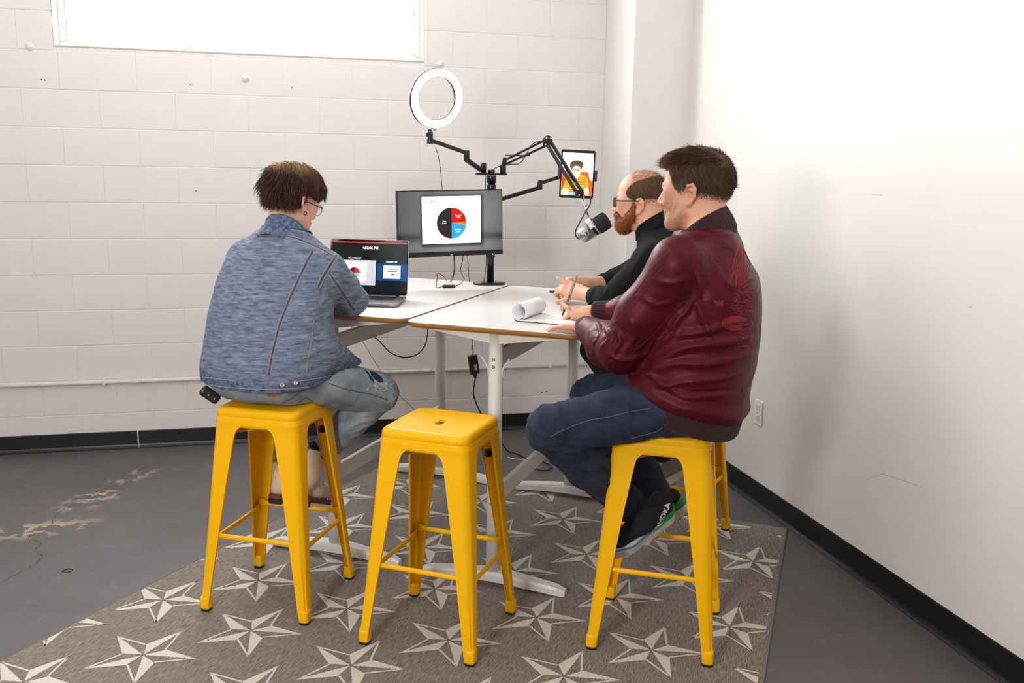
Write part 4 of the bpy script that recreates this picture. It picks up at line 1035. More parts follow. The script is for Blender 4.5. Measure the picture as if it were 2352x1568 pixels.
cable('microphone_cable', [p3(1356, 455, 4.11), p3(1355, 470, 4.09), p3(1340, 495, 4.05), p3(1324, 525, 4.04), p3(1322, 540, 4.05), p3(1330, 549, 4.08)], .0030, 'short black cable curving from the boom end to the silver microphone')
cable('boom_cable', [p3(1128, 402, 4.53), p3(1135, 388, 4.51), p3(1152, 380, 4.51), p3(1172, 377, 4.50), p3(1190, 376, 4.47), p3(1203, 365, 4.44), p3(1212, 348, 4.42), p3(1222, 332, 4.39), p3(1240, 324, 4.37), p3(1262, 330, 4.33), p3(1290, 372, 4.24), p3(1308, 405, 4.17), p3(1330, 430, 4.09)], .0022, 'thin black cable wound around the microphone boom arm')

# ---- laptop
LZ = TZL+.0015; FRc = Vector((.458, 3.857, LZ)); lv = Vector((.300, .954, 0)).normalized(); lx_ = Vector((.954, -.300, 0)).normalized(); LW, LD = .348, .238
lc = FRc-lx_*(LW/2)+lv*(LD/2); LR = frame_rot(lx_, lv, UZ); space = mat('space_grey_aluminium', '8f8b8d', .38, .7)
LAP = empty('laptop', lc, 'open grey laptop showing presenter view in front of the person in denim', 'laptop')
q = MB(); q.loft([[lc+lx_*x+lv*y+UZ*z for x, y in rrect(LW/2-d, LD/2-d, .012, 5)] for d, z in ((.010, .0005), (.003, .002), (0, .006), (0, .0125), (.0015, .0135))], True, 0, False); LB = q.build('base', space, LAP)
q = MB(); q.prism(rrect(.138, .052, .003, 3), lc+lv*.048+UZ*.0134, lx_, lv, UZ, .0006); KW = q.build('keyboard_well', blkp, LB)
kb = MB()
for r in range(6):
    for c in range(14):
        w = .0165; kb.box(lc+lx_*(-.128+c*.0197)+lv*(.004+r*.0178)+UZ*.0148, (w, .0150 if r < 5 else .008, .0016), LR, bev=.0006, seg=1)
kb.build('keys', mat('key_black', '0f0f11', .5), LB, kind='stuff')
q = MB(); q.prism(rrect(.068, .040, .004, 3), lc-lv*.070+UZ*.0136, lx_, lv, UZ, .0004); q.build('trackpad', mat('trackpad_grey', '858184', .3, .5), LB)
q = MB(); q.prism(rrect(.128, .0045, .001, 2), lc+lv*.1125+UZ*.0142, lx_, lv, UZ, .0005); q.build('touch_strip', lit('touch', 'd8cfcb', .5), LB)  # bright reflection along the strip, put in as an even glow
hz = lc+lv*(LD/2-.003)+UZ*.0145; tilt = math.radians(LID_TILT); ly_ = (UZ*math.cos(tilt)+lv*math.sin(tilt)); ln_ = lx_.cross(ly_); LH = .245; lo_ = hz+ly_*(LH/2+.001)
LL = rprism(LW/2, LH/2, .009, lo_, lx_, ly_, ln_, -.0055, .0055, 'lid', space, LAP)
rprism(LW/2-.002, LH/2-.002, .008, lo_, lx_, ly_, ln_, .0, .0004, 'glass_front', mat('black_glass', '060607', .08), LL)
q = MB(); q.tube([hz-lx_*.14, hz+lx_*.14], .006, 12); q.build('hinge', blkp, LAP)
lw2, lh2 = LW/2-.007, LH/2-.012
def lap_pic(u, v):
    ridge = .70-.55*max(u-.58, 0)-.2*max(.40-u, 0); g = .004+.012*max(0, u-.55)*(v < ridge+.25)*(v > .55); return (g*.7, g*1.5+.001, g*1.7+.0015)
LS = screen_grid('screen', lo_+ly_*.004, lx_, ly_, ln_, -lw2, lw2, -lh2, lh2, lap_pic, LL, 60, 40, off=.0007, emit=1.)
def L2(pts): return [plane_xy(x, y, lo_, lx_, ly_, ln_) for x, y in pts]
def lrect(name, x0, y0, x1, y1, off, m):
    a = L2([(x0, y0), (x1, y0), (x1, y1), (x0, y1)]); xa, xb = (a[0][0]+a[3][0])/2, (a[1][0]+a[2][0])/2; yt, yb_ = (a[0][1]+a[1][1])/2, (a[2][1]+a[3][1])/2
    return flat(name, [(xa, yb_), (xb, yb_), (xb, yt), (xa, yt)], lo_, lx_, ly_, ln_, off, m, LS)
flat('progress_bar', [(-lw2+.002, lh2-.004), (lw2-.002, lh2-.004), (lw2-.002, lh2), (-lw2+.002, lh2)], lo_, lx_, ly_, ln_, .0012, lit('red_bar', 'e23a33', 1.), LS)
LG_ = dict(o=lo_, ux=lx_, uy=ly_, n=ln_)
put('4:52:06 PM', 851, 569.5, .0155, wht_t, LS, lo_, lx_, ly_, ln_, .0014, .0004, 'clock_lettering'); put('Current: Slide 3 of 7', 815, 592, .0068, wht_t, LS, lo_, lx_, ly_, ln_, .0014, .0004); put('Next: Slide 4 of 7', 900, 601.5, .0068, wht_t, LS, lo_, lx_, ly_, ln_, .0014, .0004)
lrect('current_slide', 768, 597, 863, 654, .0012, lit('thumb_grey', 'b9babf', .9)); lrect('current_slide_page', 775, 602, 842, 645, .0016, lit('thumb_white', 'f2f2f5', 1.))
x0_, y0_ = plane_xy(814, 626, lo_, lx_, ly_, ln_); pr = .0245
def sec2(a0, a1): return [(x0_, y0_)]+[(x0_+pr*math.sin(math.radians(a)), y0_+pr*math.cos(math.radians(a))) for a in np.linspace(a0, a1, max(3, int(abs(a1-a0)/8)))]
for a0, a1, c in ((180, 360, '2a2a30'), (0, 88, 'e02020'), (88, 100, 'f39a4a'), (100, 180, '62b4f2')): flat('thumbnail_pie_sector', sec2(a0, a1), lo_, lx_, ly_, ln_, .0020, lit('pie2_'+c, c, 1.), LS)
lrect('next_slide', 866, 606, 935, 645, .0012, lit('thumb_blue', '0f3f74', .9)); lrect('next_slide_page', 880.5, 610, 920, 640, .0016, lit('thumb_white', 'f2f2f5', 1.))
for (x0, y0, x1, y1) in ((890, 617, 915, 619), (890, 622.5, 912, 624.5)): lrect('next_slide_heading', x0, y0, x1, y1, .0020, lit('red_text', 'c51f23', 1.))
lrect('next_slide_mark', 899, 629, 906, 632, .0020, lit('black_mark', '141414', 1.))
put('MacBook Pro', 849, 677.5, .0062, lit('bezel_text', '8d8d90', .5), LL, lo_, lx_, ly_, ln_, .0012)

# ---- notepad with rolled-back pages, markers
NZ = TZ+.001; no = Vector((.872, 3.494, NZ)); nd = Vector((.80, -.60, 0)).normalized(); ns = Vector((.60, .80, 0)).normalized(); NL, NW = .235, .205
NP = empty('notepad', no+nd*.1+ns*.1, 'white notepad on the table with its used pages rolled back', 'notepad'); paper = mat('white_paper', 'f0f1f3', .7, var=(20, .03)); card = mat('brown_card_back', '5e4034', .8)
q = MB(); q.box(no+nd*(NL/2)+ns*(NW/2)+UZ*.001, (NL, NW, .002), frame_rot(nd, ns, UZ), bev=.0005); q.build('backing_board', card, NP)
q = MB(); q.box(no+nd*(NL/2+.002)+ns*(NW/2)+UZ*.0042, (NL-.004, NW-.002, .0044), frame_rot(nd, ns, UZ), bev=.0008); PGS = q.build('page_block', paper, NP)
rg_ = random.Random(8)
for k in range(7):
    b0 = no+nd*(.06+.012*k)+ns*.05+UZ*.0066; q = MB(); pts = [b0+ns*(.012*j+rg_.uniform(-.002, .002))+nd*rg_.uniform(-.0015, .0015) for j in range(rg_.randrange(5, 11))]; q.tube(pts, .00035, 4); q.build('handwriting', mat('grey_ink', '8f97a8', .8), PGS)
q = MB(); RR = .034; rc0 = no+nd*.014+UZ*(RR+.004); inner = []
prof = []
for i in range(54):
    t = math.radians(-75+i*(360+150)/53); r = RR-.0075*(i/53); prof.append((math.cos(math.pi-t)*r if False else -math.cos(t+math.pi/2-math.pi/2)*r, math.sin(t)*r))
prof = [(.012+p[0]*.0, p[1]) if False else p for p in prof]
def roll_pts(off): return [rc0+nd*(-x*1.0)+UZ*z for x, z in prof] if off == 0 else [rc0+nd*(-x*(1-off/RR))+UZ*(z*(1-off/RR)) for x, z in prof]
a_, b_o = roll_pts(0), roll_pts(.0012); V = [p for p in a_]+[p for p in b_o]+[p+ns*NW for p in a_]+[p+ns*NW for p in b_o]; n = len(prof); Fs = []
for i in range(n-1):
    Fs += [[i, i+1, 2*n+i+1, 2*n+i], [n+i, 3*n+i, 3*n+i+1, n+i+1], [i, n+i, n+i+1, i+1], [2*n+i, 2*n+i+1, 3*n+i+1, 3*n+i]]
q.add(V, Fs, 0, True); q.build('rolled_pages', paper, NP)
q = MB(); q.tube([no+nd*.004+UZ*.002, no+nd*(-.004)+UZ*.006, no+nd*.002+UZ*.011], .0016, 6); q.build('binding_tape', blkp, NP)
def marker(name, a, b, body_m, tip_m, label, marks=True):
    a, b = Vector(a), Vector(b); d = (b-a).normalized(); L = (b-a).length; o = empty(name, a, label, 'pen')
    q = MB(); q.lathe([(.0042, .030), (.0056, .034), (.0058, L*.55), (.0056, L-.004), (.0035, L)], a, d, 16); q.build('barrel', body_m, o)
    q = MB(); q.lathe([(.0008, 0), (.0014, .004), (.0030, .008), (.0040, .022), (.0043, .031)], a, d, 14); q.build('nib_section', tip_m, o)
    if marks:
        s_ = (Vector(CAM)-a).normalized(); s_ = (s_-d*s_.dot(d)).normalized(); lettering('printed_name', 'Sharpie', .0085, a+d*(L*.46)+s_*.0060, d, s_.cross(d), blkp, o, .0003)
    return o
def late_pens():
    marker('marker', PEN_TIP, PEN_TOP, mat('grey_marker_barrel', '9b9a9c', .4), blkp, 'grey marker pen held in the writing hand of the man in maroon')
    a = pz(1262, 669, TZ+.008); b = pz(1330, 672, TZ+.008); marker('marker', tuple(b), tuple(a), blkp, blkp, 'black marker lying on the table under the bearded man\'s clasped hands', False)

# ---- cables, power adapter
IL = empty('ring_light_cable', p3(1000, 338, 4.46), 'thin black cable with an inline switch running from the ring light to the table', 'cable')
q = MB(); q.tube(smooth_path([p3(1000, 338, 4.46), p3(1007, 360, 4.46), p3(1013, 400, 4.48), p3(1016, 433, 4.52), p3(1030, 500, 4.56), p3(1062, 580, 4.56), p3(1058, 620, 4.52), p3(1066, 640, 4.50), pz(1056, 652, TZL+.003), pz(1043, 657, TZL+.006)], 8), .0016, 8)
q.tube(smooth_path([pz(1018, 657, TZL+.006), pz(1003, 659, TZL+.003), p3(1004, 640, 4.49), p3(1006, 627, 4.50), p3(1018, 634, 4.52), pz(1026, 645, TZL+.002)], 8), .0016, 8); q.build('cord', blkp, IL)
sw0, sw1 = pz(1016, 657, TZL+.008), pz(1045, 657, TZL+.008); q = MB(); bar(q, sw0, sw1, .020, .014, bev=.005); q.build('inline_switch', blkp, IL)
cable('monitor_power_cable', [p3(1042, 560, 4.56), p3(1043, 590, 4.55), p3(1044, 615, 4.54), p3(1040, 637, 4.56), pz(1035, 647, TZL+.004)], .0032, 'thick black cable dropping from the monitor to the table')
cable('monitor_signal_cable', [p3(1072, 560, 4.58), p3(1074, 590, 4.57), p3(1076, 620, 4.57), pz(1078, 648, TZL+.003)], .0018, 'straight thin black cable beside the stand under the monitor')
cable('stand_cable', [p3(1116, 402, 4.55), p3(1115, 430, 4.58), p3(1116, 520, 4.61), p3(1117, 590, 4.56), p3(1115, 620, 4.545), pz(1111, 650, TZL+.013)], .0018, 'thin black cable hanging along the stand pole')
cable('hanging_cable_loop', [p3(800, 735, 4.15), p3(830, 753, 4.2), p3(868, 780, 4.25), p3(895, 808, 4.28), p3(925, 820, 4.30), p3(955, 815, 4.32), p3(975, 795, 4.34), p3(982, 765, 4.35), p3(980, 738, 4.36)], .0026, 'black cable hanging in a loop below the left table')
cable('thin_grey_cord', [p3(796, 735, 4.3), p3(830, 780, 4.35), p3(862, 832, 4.4), p3(882, 862, 4.42), p3(915, 905, 4.45), p3(952, 942, 4.5), p3(985, 1000, 4.6), pz(1010, 1075, .006)], .0011, 'thin grey cord running slantwise from the left table to the floor', mat('grey_cord', '4a4644', .6))
PA = empty('power_adapter', p3(1087, 818, 4.60), 'black power adapter brick hanging on its cable below the tables', 'adapter')
q = MB(); ac = (p3(1083, 815, 4.6)+p3(1092, 858, 4.6))/2; ad = (p3(1091, 858, 4.6)-p3(1085, 815, 4.6)).normalized(); aR = frame_rot(ad.cross(UY).normalized(), UY, ad)
q.box(ac, (.047, .032, .096), aR, bev=.003); AB = q.build('brick', blkp, PA)
q = MB(); q.box(ac+Vector((.008, -.0165, -.012)), (.012, .0006, .030), aR); q.build('rating_label', mat('label_grey', 'a9a9ab', .6), AB)
q = MB(); q.tube(smooth_path([p3(1083, 760, 4.62), p3(1085, 790, 4.61), p3(1086, 808, 4.60), ac-ad*.047], 6), [.0016]*18+[.0045], 8); q.build('thin_lead', blkp, PA)
q = MB(); pl0 = ac+ad*.047; q.tube([pl0, pl0+ad*.012, pl0+ad*.026], [.012, .010, .005], 10); q.tube(smooth_path([pl0+ad*.024, p3(1088, 895, 4.6), p3(1090, 915, 4.61), p3(1105, 950, 4.65), p3(1130, 985, 4.72), pz(1165, 1036, .006)], 8), .0036, 8); q.build('mains_lead', blkp, PA)
cable('floor_cable', [pz(1166, 1036, .0095), pz(1190, 1043, .0095), pz(1215, 1055, .0095), pz(1245, 1060, .0095), pz(1266, 1070, .0095), pz(1258, 1079, .0095), pz(1235, 1078, .0095), pz(1212, 1068, .0095), pz(1210, 1057, .011), pz(1230, 1048, .011)], .0040, 'black cable coiled on the grey floor behind the tables')
cable('white_floor_cable', [pz(1165, 1050, .004), pz(1190, 1055, .004), pz(1215, 1053, .004), pz(1235, 1046, .004)], .0026, 'white cable lying on the floor behind the tables', mat('white_cord', 'd8d4cf', .5))
late_pens_ready = True
# ------------------------------------------------------------------ people: shared pieces
class FN:
    def __init__(s, f, k=.004, op='s'): s.ev = lambda P: np.asarray(f(P), np.float32); s.k = k; s.op = op
def below(p0, n, k=.006):
    """cut away everything on the side of -n of the plane through p0"""
    p0 = A3(p0); n = A3(unit(n)); return FN(lambda P: (P-p0) @ n, k, 's')
def box_of(pts, m):
    a = np.array([np.asarray(p, float) for p in pts]); return a.min(0)-m, a.max(0)+m
def frame2(c, F):
    c = np.array(c, float); F = unit(np.array(F, float)); R = np.array([F[1], -F[0]])
    return lambda f, r, z: np.array([c[0]+F[0]*f+R[0]*r, c[1]+F[1]*f+R[1]*r, z])
def px3(x, y, depth): return px_plane(x, y, 1, depth)
def crease(P, freq, seed, sc=(1, 1, 1)):
    w = wav(P*np.array(sc, np.float32), freq, seed, 4); return (1-np.abs(w).clip(0, 1))**3
skin_m = mat('skin', 'ffffff', .48, attr='tone', bump=(420, .06), sss=.12, spec=.35)
hair_m = mat('hair', 'ffffff', .55, attr='tone', spec=.25)
eye_white = lin('f2ece6')
def skin_tones(o, base, head_o, head_R, sc, lips='b06a5c', blush='d98d78', extra=None):
    V = verts_world(o); L = ((V-A3(head_o)) @ np.array(head_R, np.float32).T)/sc; n = len(V)
    c = np.tile(np.array(lin(base)[:3]), (n, 1))
    def blend(w, h): nonlocal c; c = c*(1-w[:, None])+np.array(lin(h)[:3])*w[:, None]
    g = lambda x, y, z, r: np.exp(-(((L[:, 0]-x)**2+(L[:, 1]-y)**2+(L[:, 2]-z)**2)/r**2))
    inhead = np.linalg.norm(L, axis=1) < .17
    blend(np.clip(wav(V, 60, 3)*.12+.06, 0, 1), blush)
    ear = inhead & (np.abs(L[:, 0]) > .076) & (np.abs(L[:, 2]) < .045); blend(ear*.45, blush)
    blend(inhead*np.clip(g(0, .112, -.022, .02)+.7*g(.045, .07, -.012, .03)+.7*g(-.045, .07, -.012, .03), 0, 1)*.4, blush)
    blend(inhead*np.clip(g(0, .098, -.058, .016)+g(.013, .094, -.058, .012)+g(-.013, .094, -.058, .012), 0, 1)*.8, lips)
    for s_ in (-1, 1):
        d = np.sqrt((L[:, 0]-s_*.031)**2+(L[:, 1]-.079)**2+(L[:, 2]-.006)**2); ew = inhead & (d < .0136) & (L[:, 1] > .086) & (np.abs(L[:, 2]-.005) < .006)
        c[ew] = eye_white[:3]
        d2 = np.sqrt((L[:, 0]-s_*.031)**2+(L[:, 2]-.006)**2); c[ew & (d2 < .0055)] = (.05, .035, .025)
        br = inhead & (L[:, 1] > .06) & (np.abs(L[:, 0]-s_*.032) < .019) & (np.abs(L[:, 2]-.029) < .0035); c[br] = c[br]*.35
    if extra is not None: c = extra(L, c, inhead)
    attr_color(o, c); return o
def hair_cap(o, R, sc, zmin, off, name, parent, tone, h=.004, extra_disp=None, extra=()):
    """closed hair volume over the cranium; zmin(y, x): hairline height, off(L): thickness"""
    cran = [EL((0, -.012, .045), (.0735, .094, .082), k=.02), EL((0, .012, .052), (.066, .078, .068), k=.03)]
    cs = SDF(cran)
    def f(P):
        L = ((P-A3(o)) @ np.array(R, np.float32).T)/sc
        d = cs.ev(L)-off(L)
        if extra_disp is not None: d = d+extra_disp(L)
        return smax(d, zmin(L)-L[:, 2], .006)*sc
    sd = SDF([FN(f, .01, 'u')]+[XF(p, o, R, sc) for p in extra]); oo = A3(o)
    ob = sdf_obj(name, sd, oo-.17, oo+.19, h, hair_m, parent)
    V = verts_world(ob); t = np.array(lin(tone)[:3]); nz = (wav(V*np.array([1, 1, .3], np.float32), 420, 2)*.28+1)
    attr_color(ob, t[None]*np.clip(nz, .5, 1.6)[:, None]); return ob, sd
def sample_mesh(ob, n, seed, keep=None):
    V = verts_world(ob); N = np.empty(len(V)*3, np.float32); ob.data.vertices.foreach_get('normal', N); N = N.reshape(-1, 3)
    idx = np.arange(len(V)) if keep is None else np.nonzero(keep(V))[0]
    rg = np.random.RandomState(seed); idx = rg.choice(idx, n, replace=n > len(idx)); return V[idx]+rg.normal(size=(n, 3)).astype(np.float32)*.0012, N[idx]
def tubes_px(sdf, lines, r, m, parent, name):
    """several short stitched strokes lying on the cloth, one mesh part"""
    q = MB(); ls = [[tuple(p)[:2] for p in smooth_path([Vector((x, y, 0)) for x, y in pxs], 4)] for pxs in lines]
    P, ok = sdf.hit([p for l in ls for p in l]); P = sdf.snap(P, .0004, 2); i = 0
    for l in ls:
        k = ok[i:i+len(l)]; pts = P[i:i+len(l)][k]; i += len(l)
        if len(pts) > 1 and np.linalg.norm(np.diff(pts, axis=0), axis=1).max() < .05: q.tube([tuple(p) for p in pts], r, 5)
    return q.build(name, m, parent)
# ------------------------------------------------------------------ man in the maroon bomber jacket
def build_maroon_man():
    w = frame2((1.268, 2.922), (-.8385, .545)); Fd = np.array([-.8385, .545, 0.]); Rt = np.array([.545, .8385, 0.])
    root = empty('person', (1.268, 2.922, 0), 'man in a maroon bomber jacket and dark jeans, writing on the notepad', 'person')
    shL = px3(1560, 608, 2.755); elL = px3(1418, 795, 2.87); wrL = px3(1345, 752, 3.165)
    shR = w(-.05, .19, 1.38); elR = np.array([1.36, 3.27, 1.10]); wrR = px3(1368, 716, 3.42)
    hipL, hipR = w(-.06, -.09, .855), w(-.06, .09, .855); knL = px3(1264, 985, 2.86); knR = np.array([1.10, 3.215, .80])
    anL = px3(1447, 1163, 2.98); anR = px3(1502, 1118, 3.12); neck = w(-.115, 0, 1.43)
    # head
    hf = np.array([-.715, .70, -.03]); hr = unit(np.cross(hf, (0, 0, 1))); ear = px3(1578, 447, 2.87); ho = ear+hr*.083; SC = 1.085
    HP, HR = head_prims(ho, hf, (0, 0, 1), SC, jaw=1.06, nose=1.0, chin=1.1, neck=neck, neck_r=.066)
    # hands: left lies flat on the paper, right holds the marker
    dL = unit(np.array([-.52, .70, -.07])); hL, _ = hand_prims(wrL, dL, (.05, .1, 1), 1, [(.05, .14, .10), (.06, .16, .12), (.08, .18, .14), (.10, .2, .15)], sc=.93, spread=.20, elbow=elL)
    pen_tip = np.array(px_plane(1291, 727, 2, TZ+.010)); pen_top = px3(1325, 632, pen_tip[1]-.035)
    grip = pen_tip+(pen_top-pen_tip)*.20
    dR = unit(np.array([-.80, .42, -.05])); nR = np.array([-.05, -.35, 1.]); kR = wrR+dR*.09
    hR, tips = hand_prims(wrR, dR, nR, -1, [(.55, .75, .45), (.75, .95, .6), (1.0, 1.1, .7), (1.1, 1.2, .7)], sc=1.0, spread=.05, elbow=elR,
                          thumb_pts=(wrR+dR*.03-np.cross(dR, unit(nR))*.03, (wrR+dR*.06-np.cross(dR, unit(nR))*.035+grip)/2*1.0, grip+np.array([.006, -.008, .004])))
    # index and middle finger reach the barrel
    ib = wrR+dR*.092-np.cross(dR, unit(nR))*.026
    im = (ib+grip)/2+np.array([-.012, 0, .026]); hR[4:7] = [RC(ib, ib*.45+im*.55+np.array([0, 0, .006]), .0092, .0088, k=.008), RC(ib*.45+im*.55+np.array([0, 0, .006]), im*.35+grip*.65+np.array([-.010, .004, .014]), .0088, .0083, k=.003), RC(im*.35+grip*.65+np.array([-.010, .004, .014]), grip+np.array([-.010, .004, -.006]), .0082, .0074, k=.003)]
    body = HP+[TZ_([(.80, *w(-.06, 0, 0)[:2], .15, .13), (1.0, *w(-.09, 0, 0)[:2], .15, .14), (1.3, *w(-.12, 0, 0)[:2], .15, .11), (1.42, *w(-.11, 0, 0)[:2], .09, .07)], Rt, k=.03),
               RC(w(-.11, -.05, 1.36), shL, .05, .045, k=.03), RC(w(-.11, .05, 1.36), shR, .05, .045, k=.03), RC(shL, elL, .045, .038, k=.02), RC(shR, elR, .045, .038, k=.02)]+hL+hR+[
               RC(hipL, knL, .07, .045, k=.03), RC(knL, anL, .045, .034, k=.02), RC(hipR, knR, .07, .045, k=.03), RC(knR, anR, .045, .034, k=.02)]
    sb = SDF(body)
    b = sdf_obj('body', sb, (.80, 2.60, .42), (1.62, 3.66, 1.76), .0038, skin_m, root)
    def grey_jaw(L, c, inh):
        m = np.clip((-.018-L[:, 2]-.25*np.maximum(.03-L[:, 1], 0))/.02, 0, 1)*np.clip((L[:, 1]+.005)/.02, 0, 1)*(L[:, 2] > -.125)*inh*(L[:, 1] < .13)
        m = m*np.clip(.55+.5*wav(L, 160, 5), .15, 1)*.5; return c*(1-m[:, None])+np.array(lin('8c7566')[:3])*m[:, None]
    skin_tones(b, 'dda588', ho, HR, SC, extra=grey_jaw)
    # ---- trousers
    jeans = mat('dark_indigo_denim', '161c2e', .9, var=(13, .35), bump=(320, .6), col2='2a344e', stretch=(1, 1, 1.4))
    tr = [EL(w(-.075, 0, .875), (.15, .215, .125), np.array([Fd, Rt, [0, 0, 1]]), k=.03), RC(hipL+V3(0, 0, .012), knL, .112, .073, k=.05), RC(hipR+V3(0, 0, .012), knR, .112, .073, k=.05),
          RC(knL, knL*.55+anL*.45, .073, .076, k=.02), RC(knL*.55+anL*.45, anL+unit(knL-anL)*.01, .076, .056, k=.02), RC(knR, knR*.5+anR*.5, .073, .070, k=.02), RC(knR*.5+anR*.5, anR, .070, .054, k=.02),
          FN(lambda P: np.where((np.abs((P[:, 0]-1.268)*Fd[0]+(P[:, 1]-2.922)*Fd[1]) < .17) & (np.abs((P[:, 0]-1.268)*Rt[0]+(P[:, 1]-2.922)*Rt[1]) < .20) & (P[:, 2] > .68), P[:, 2]-(.764+RT), .05), .012, 's')]
    def jf(P):
        dk = np.minimum(np.linalg.norm(P-A3(knL), axis=1), np.linalg.norm(P-A3(knR), axis=1)); da = np.minimum(np.linalg.norm(P-A3(anL), axis=1), np.linalg.norm(P-A3(anR), axis=1)); dh = np.linalg.norm(P-A3(w(.08, 0, .87)), axis=1)
        return -.008*crease(P, 58, 1, (1, 1, 1.6))*(np.exp(-(dk/.14)**2)+1.2*np.exp(-(da/.11)**2)+.9*np.exp(-(dh/.18)**2))-.0016*wav(P, 60, 2)-.003*crease(P, 36, 6)
    sj = SDF(tr); lo, hi = box_of([hipL, hipR, knL, knR, anL, anR], .16)
    _, jsf = sdf_obj('jeans', sj, lo, hi, .005, jeans, root, disp=lambda P: -jf(P), surf=True, folds=[
        ([(1290, 1040), (1330, 1034), (1380, 1040), (1420, 1030)], 0.0150, 0.0093), ([(1262, 1020), (1300, 1048), (1350, 1075), (1395, 1080)], 0.0120, 0.0093), ([(1330, 1095), (1380, 1110), (1420, 1105)], 0.0090, 0.0085),
        ([(1420, 905), (1440, 930), (1450, 960)], 0.0090, 0.0085), ([(1455, 915), (1480, 940), (1500, 960)], 0.0090, 0.0085), ([(1225, 1010), (1250, 1040), (1290, 1075)], -0.0090, 0.0102), ([(1400, 1140), (1430, 1125), (1455, 1128)], 0.0075, 0.0068), ([(1390, 1120), (1420, 1105), (1450, 1108)], 0.0075, 0.0068)])
    thread = mat('pale_denim_thread', '6d738a', .8); dthread = mat('dark_denim_seam', '1b2236', .9)
    seam_px(jsf, [(1262, 1004), (1300, 985), (1350, 966), (1400, 957), (1450, 945), (1495, 938)], .0009, thread, root, 'side_seam', .0004)
    seam_px(jsf, [(1447, 1008), (1480, 998), (1510, 990), (1536, 968)], .0009, thread, root, 'pocket_stitch', .0004)
    seam_px(jsf, [(1538, 969), (1552, 985), (1572, 1001), (1600, 1012)], .0009, thread, root, 'pocket_stitch', .0004)
    seam_px(jsf, [(1590, 980), (1612, 992), (1636, 1000)], .0009, thread, root, 'pocket_stitch', .0004)
    # ---- jacket
    satin = mat('maroon_satin', '4b0e1c', .47, var=(4, .2), bump=(60, .10), spec=.38, stretch=(1, 1, 1.8))
    sb_ = satin.node_tree.nodes['Principled BSDF']; sb_.inputs['Specular Tint'].default_value = (1.0, .42, .46, 1)
    knit = mat('maroon_rib_knit', '2e0a14', .85, var=(40, .15), bump=(300, .4), sheen=.1)
    st = [(.74, -.050, .220, .190), (.86, -.060, .226, .206), (.96, -.078, .228, .203), (1.06, -.098, .224, .196), (1.18, -.114, .216, .182), (1.27, -.120, .212, .165), (1.33, -.112, .185, .138), (1.385, -.105, .135, .105), (1.42, -.10, .092, .088), (1.435, -.10, .080, .080)]
    stw = [(z, *w(f, 0, 0)[:2], a, bb) for z, f, a, bb in st]
    mL = elL+unit(wrL-elL)*.10+V3(.01, 0, -.012); cfL = wrL-unit(wrL-elL)*.045; mR = elR+(wrR-elR)*.5; cfR = wrR-unit(wrR-elR)*.055
    hem = lambda f: .818+.27*(f+.25)
    c0 = A3(w(0, 0, 0)); F32 = A3(Fd)
    plane = lambda P: (P[:, 2]-(.818+.27*(((P-c0) @ F32)+.25)))*.965
    trunk = TZ_(stw, Rt, k=.03)
    jk = [trunk, RC(w(-.150, -.05, 1.385), w(-.150, .05, 1.385), .050, .050, k=.06), RC(w(-.11, -.06, 1.365), shL+V3(0, 0, .004), .058, .076, k=.06), RC(w(-.11, .06, 1.365), shR, .058, .076, k=.06),
          RC(shL, shL*.4+elL*.6, .080, .078, k=.05), RC(shL*.4+elL*.6, elL+V3(.012, -.01, -.005), .078, .073, k=.03), RC(elL+V3(.012, -.01, -.005), mL, .073, .070, k=.02), RC(mL, cfL, .070, .046, k=.02),
          RC(shR, elR, .08, .072, k=.05), RC(elR, mR, .072, .065, k=.02), RC(mR, cfR, .065, .044, k=.02),
          FN(lambda P: plane(P), .006, 's')]
    def jd(P):
        da = np.linalg.norm(P-A3(mL), axis=1); de = np.linalg.norm(P-A3(elL), axis=1); low = np.clip((1.22-P[:, 2])/.25, 0, 1)
        d = .0045*crease(P, 26, 3, (.5, .5, 1.5))*low+.0025*crease(P, 30, 8, (1, 1, .7))*(1-low)
        d += .008*crease(P, 70, 5, (1.2, 1.2, 1.0))*np.exp(-(da/.075)**2)+.004*crease(P, 44, 6)*np.exp(-(de/.12)**2)
        return d+.012*np.exp(-((plane(P)-.030)/.022)**2)+.0018*wav(P, 24, 9)        # blouses over the waistband
    sk = SDF(jk); lo, hi = box_of([shL, shR, elL, elR, wrL, wrR, w(-.33, 0, .72), w(.2, 0, 1.48), w(-.1, -.25, 1), w(-.1, .25, 1)], .10)
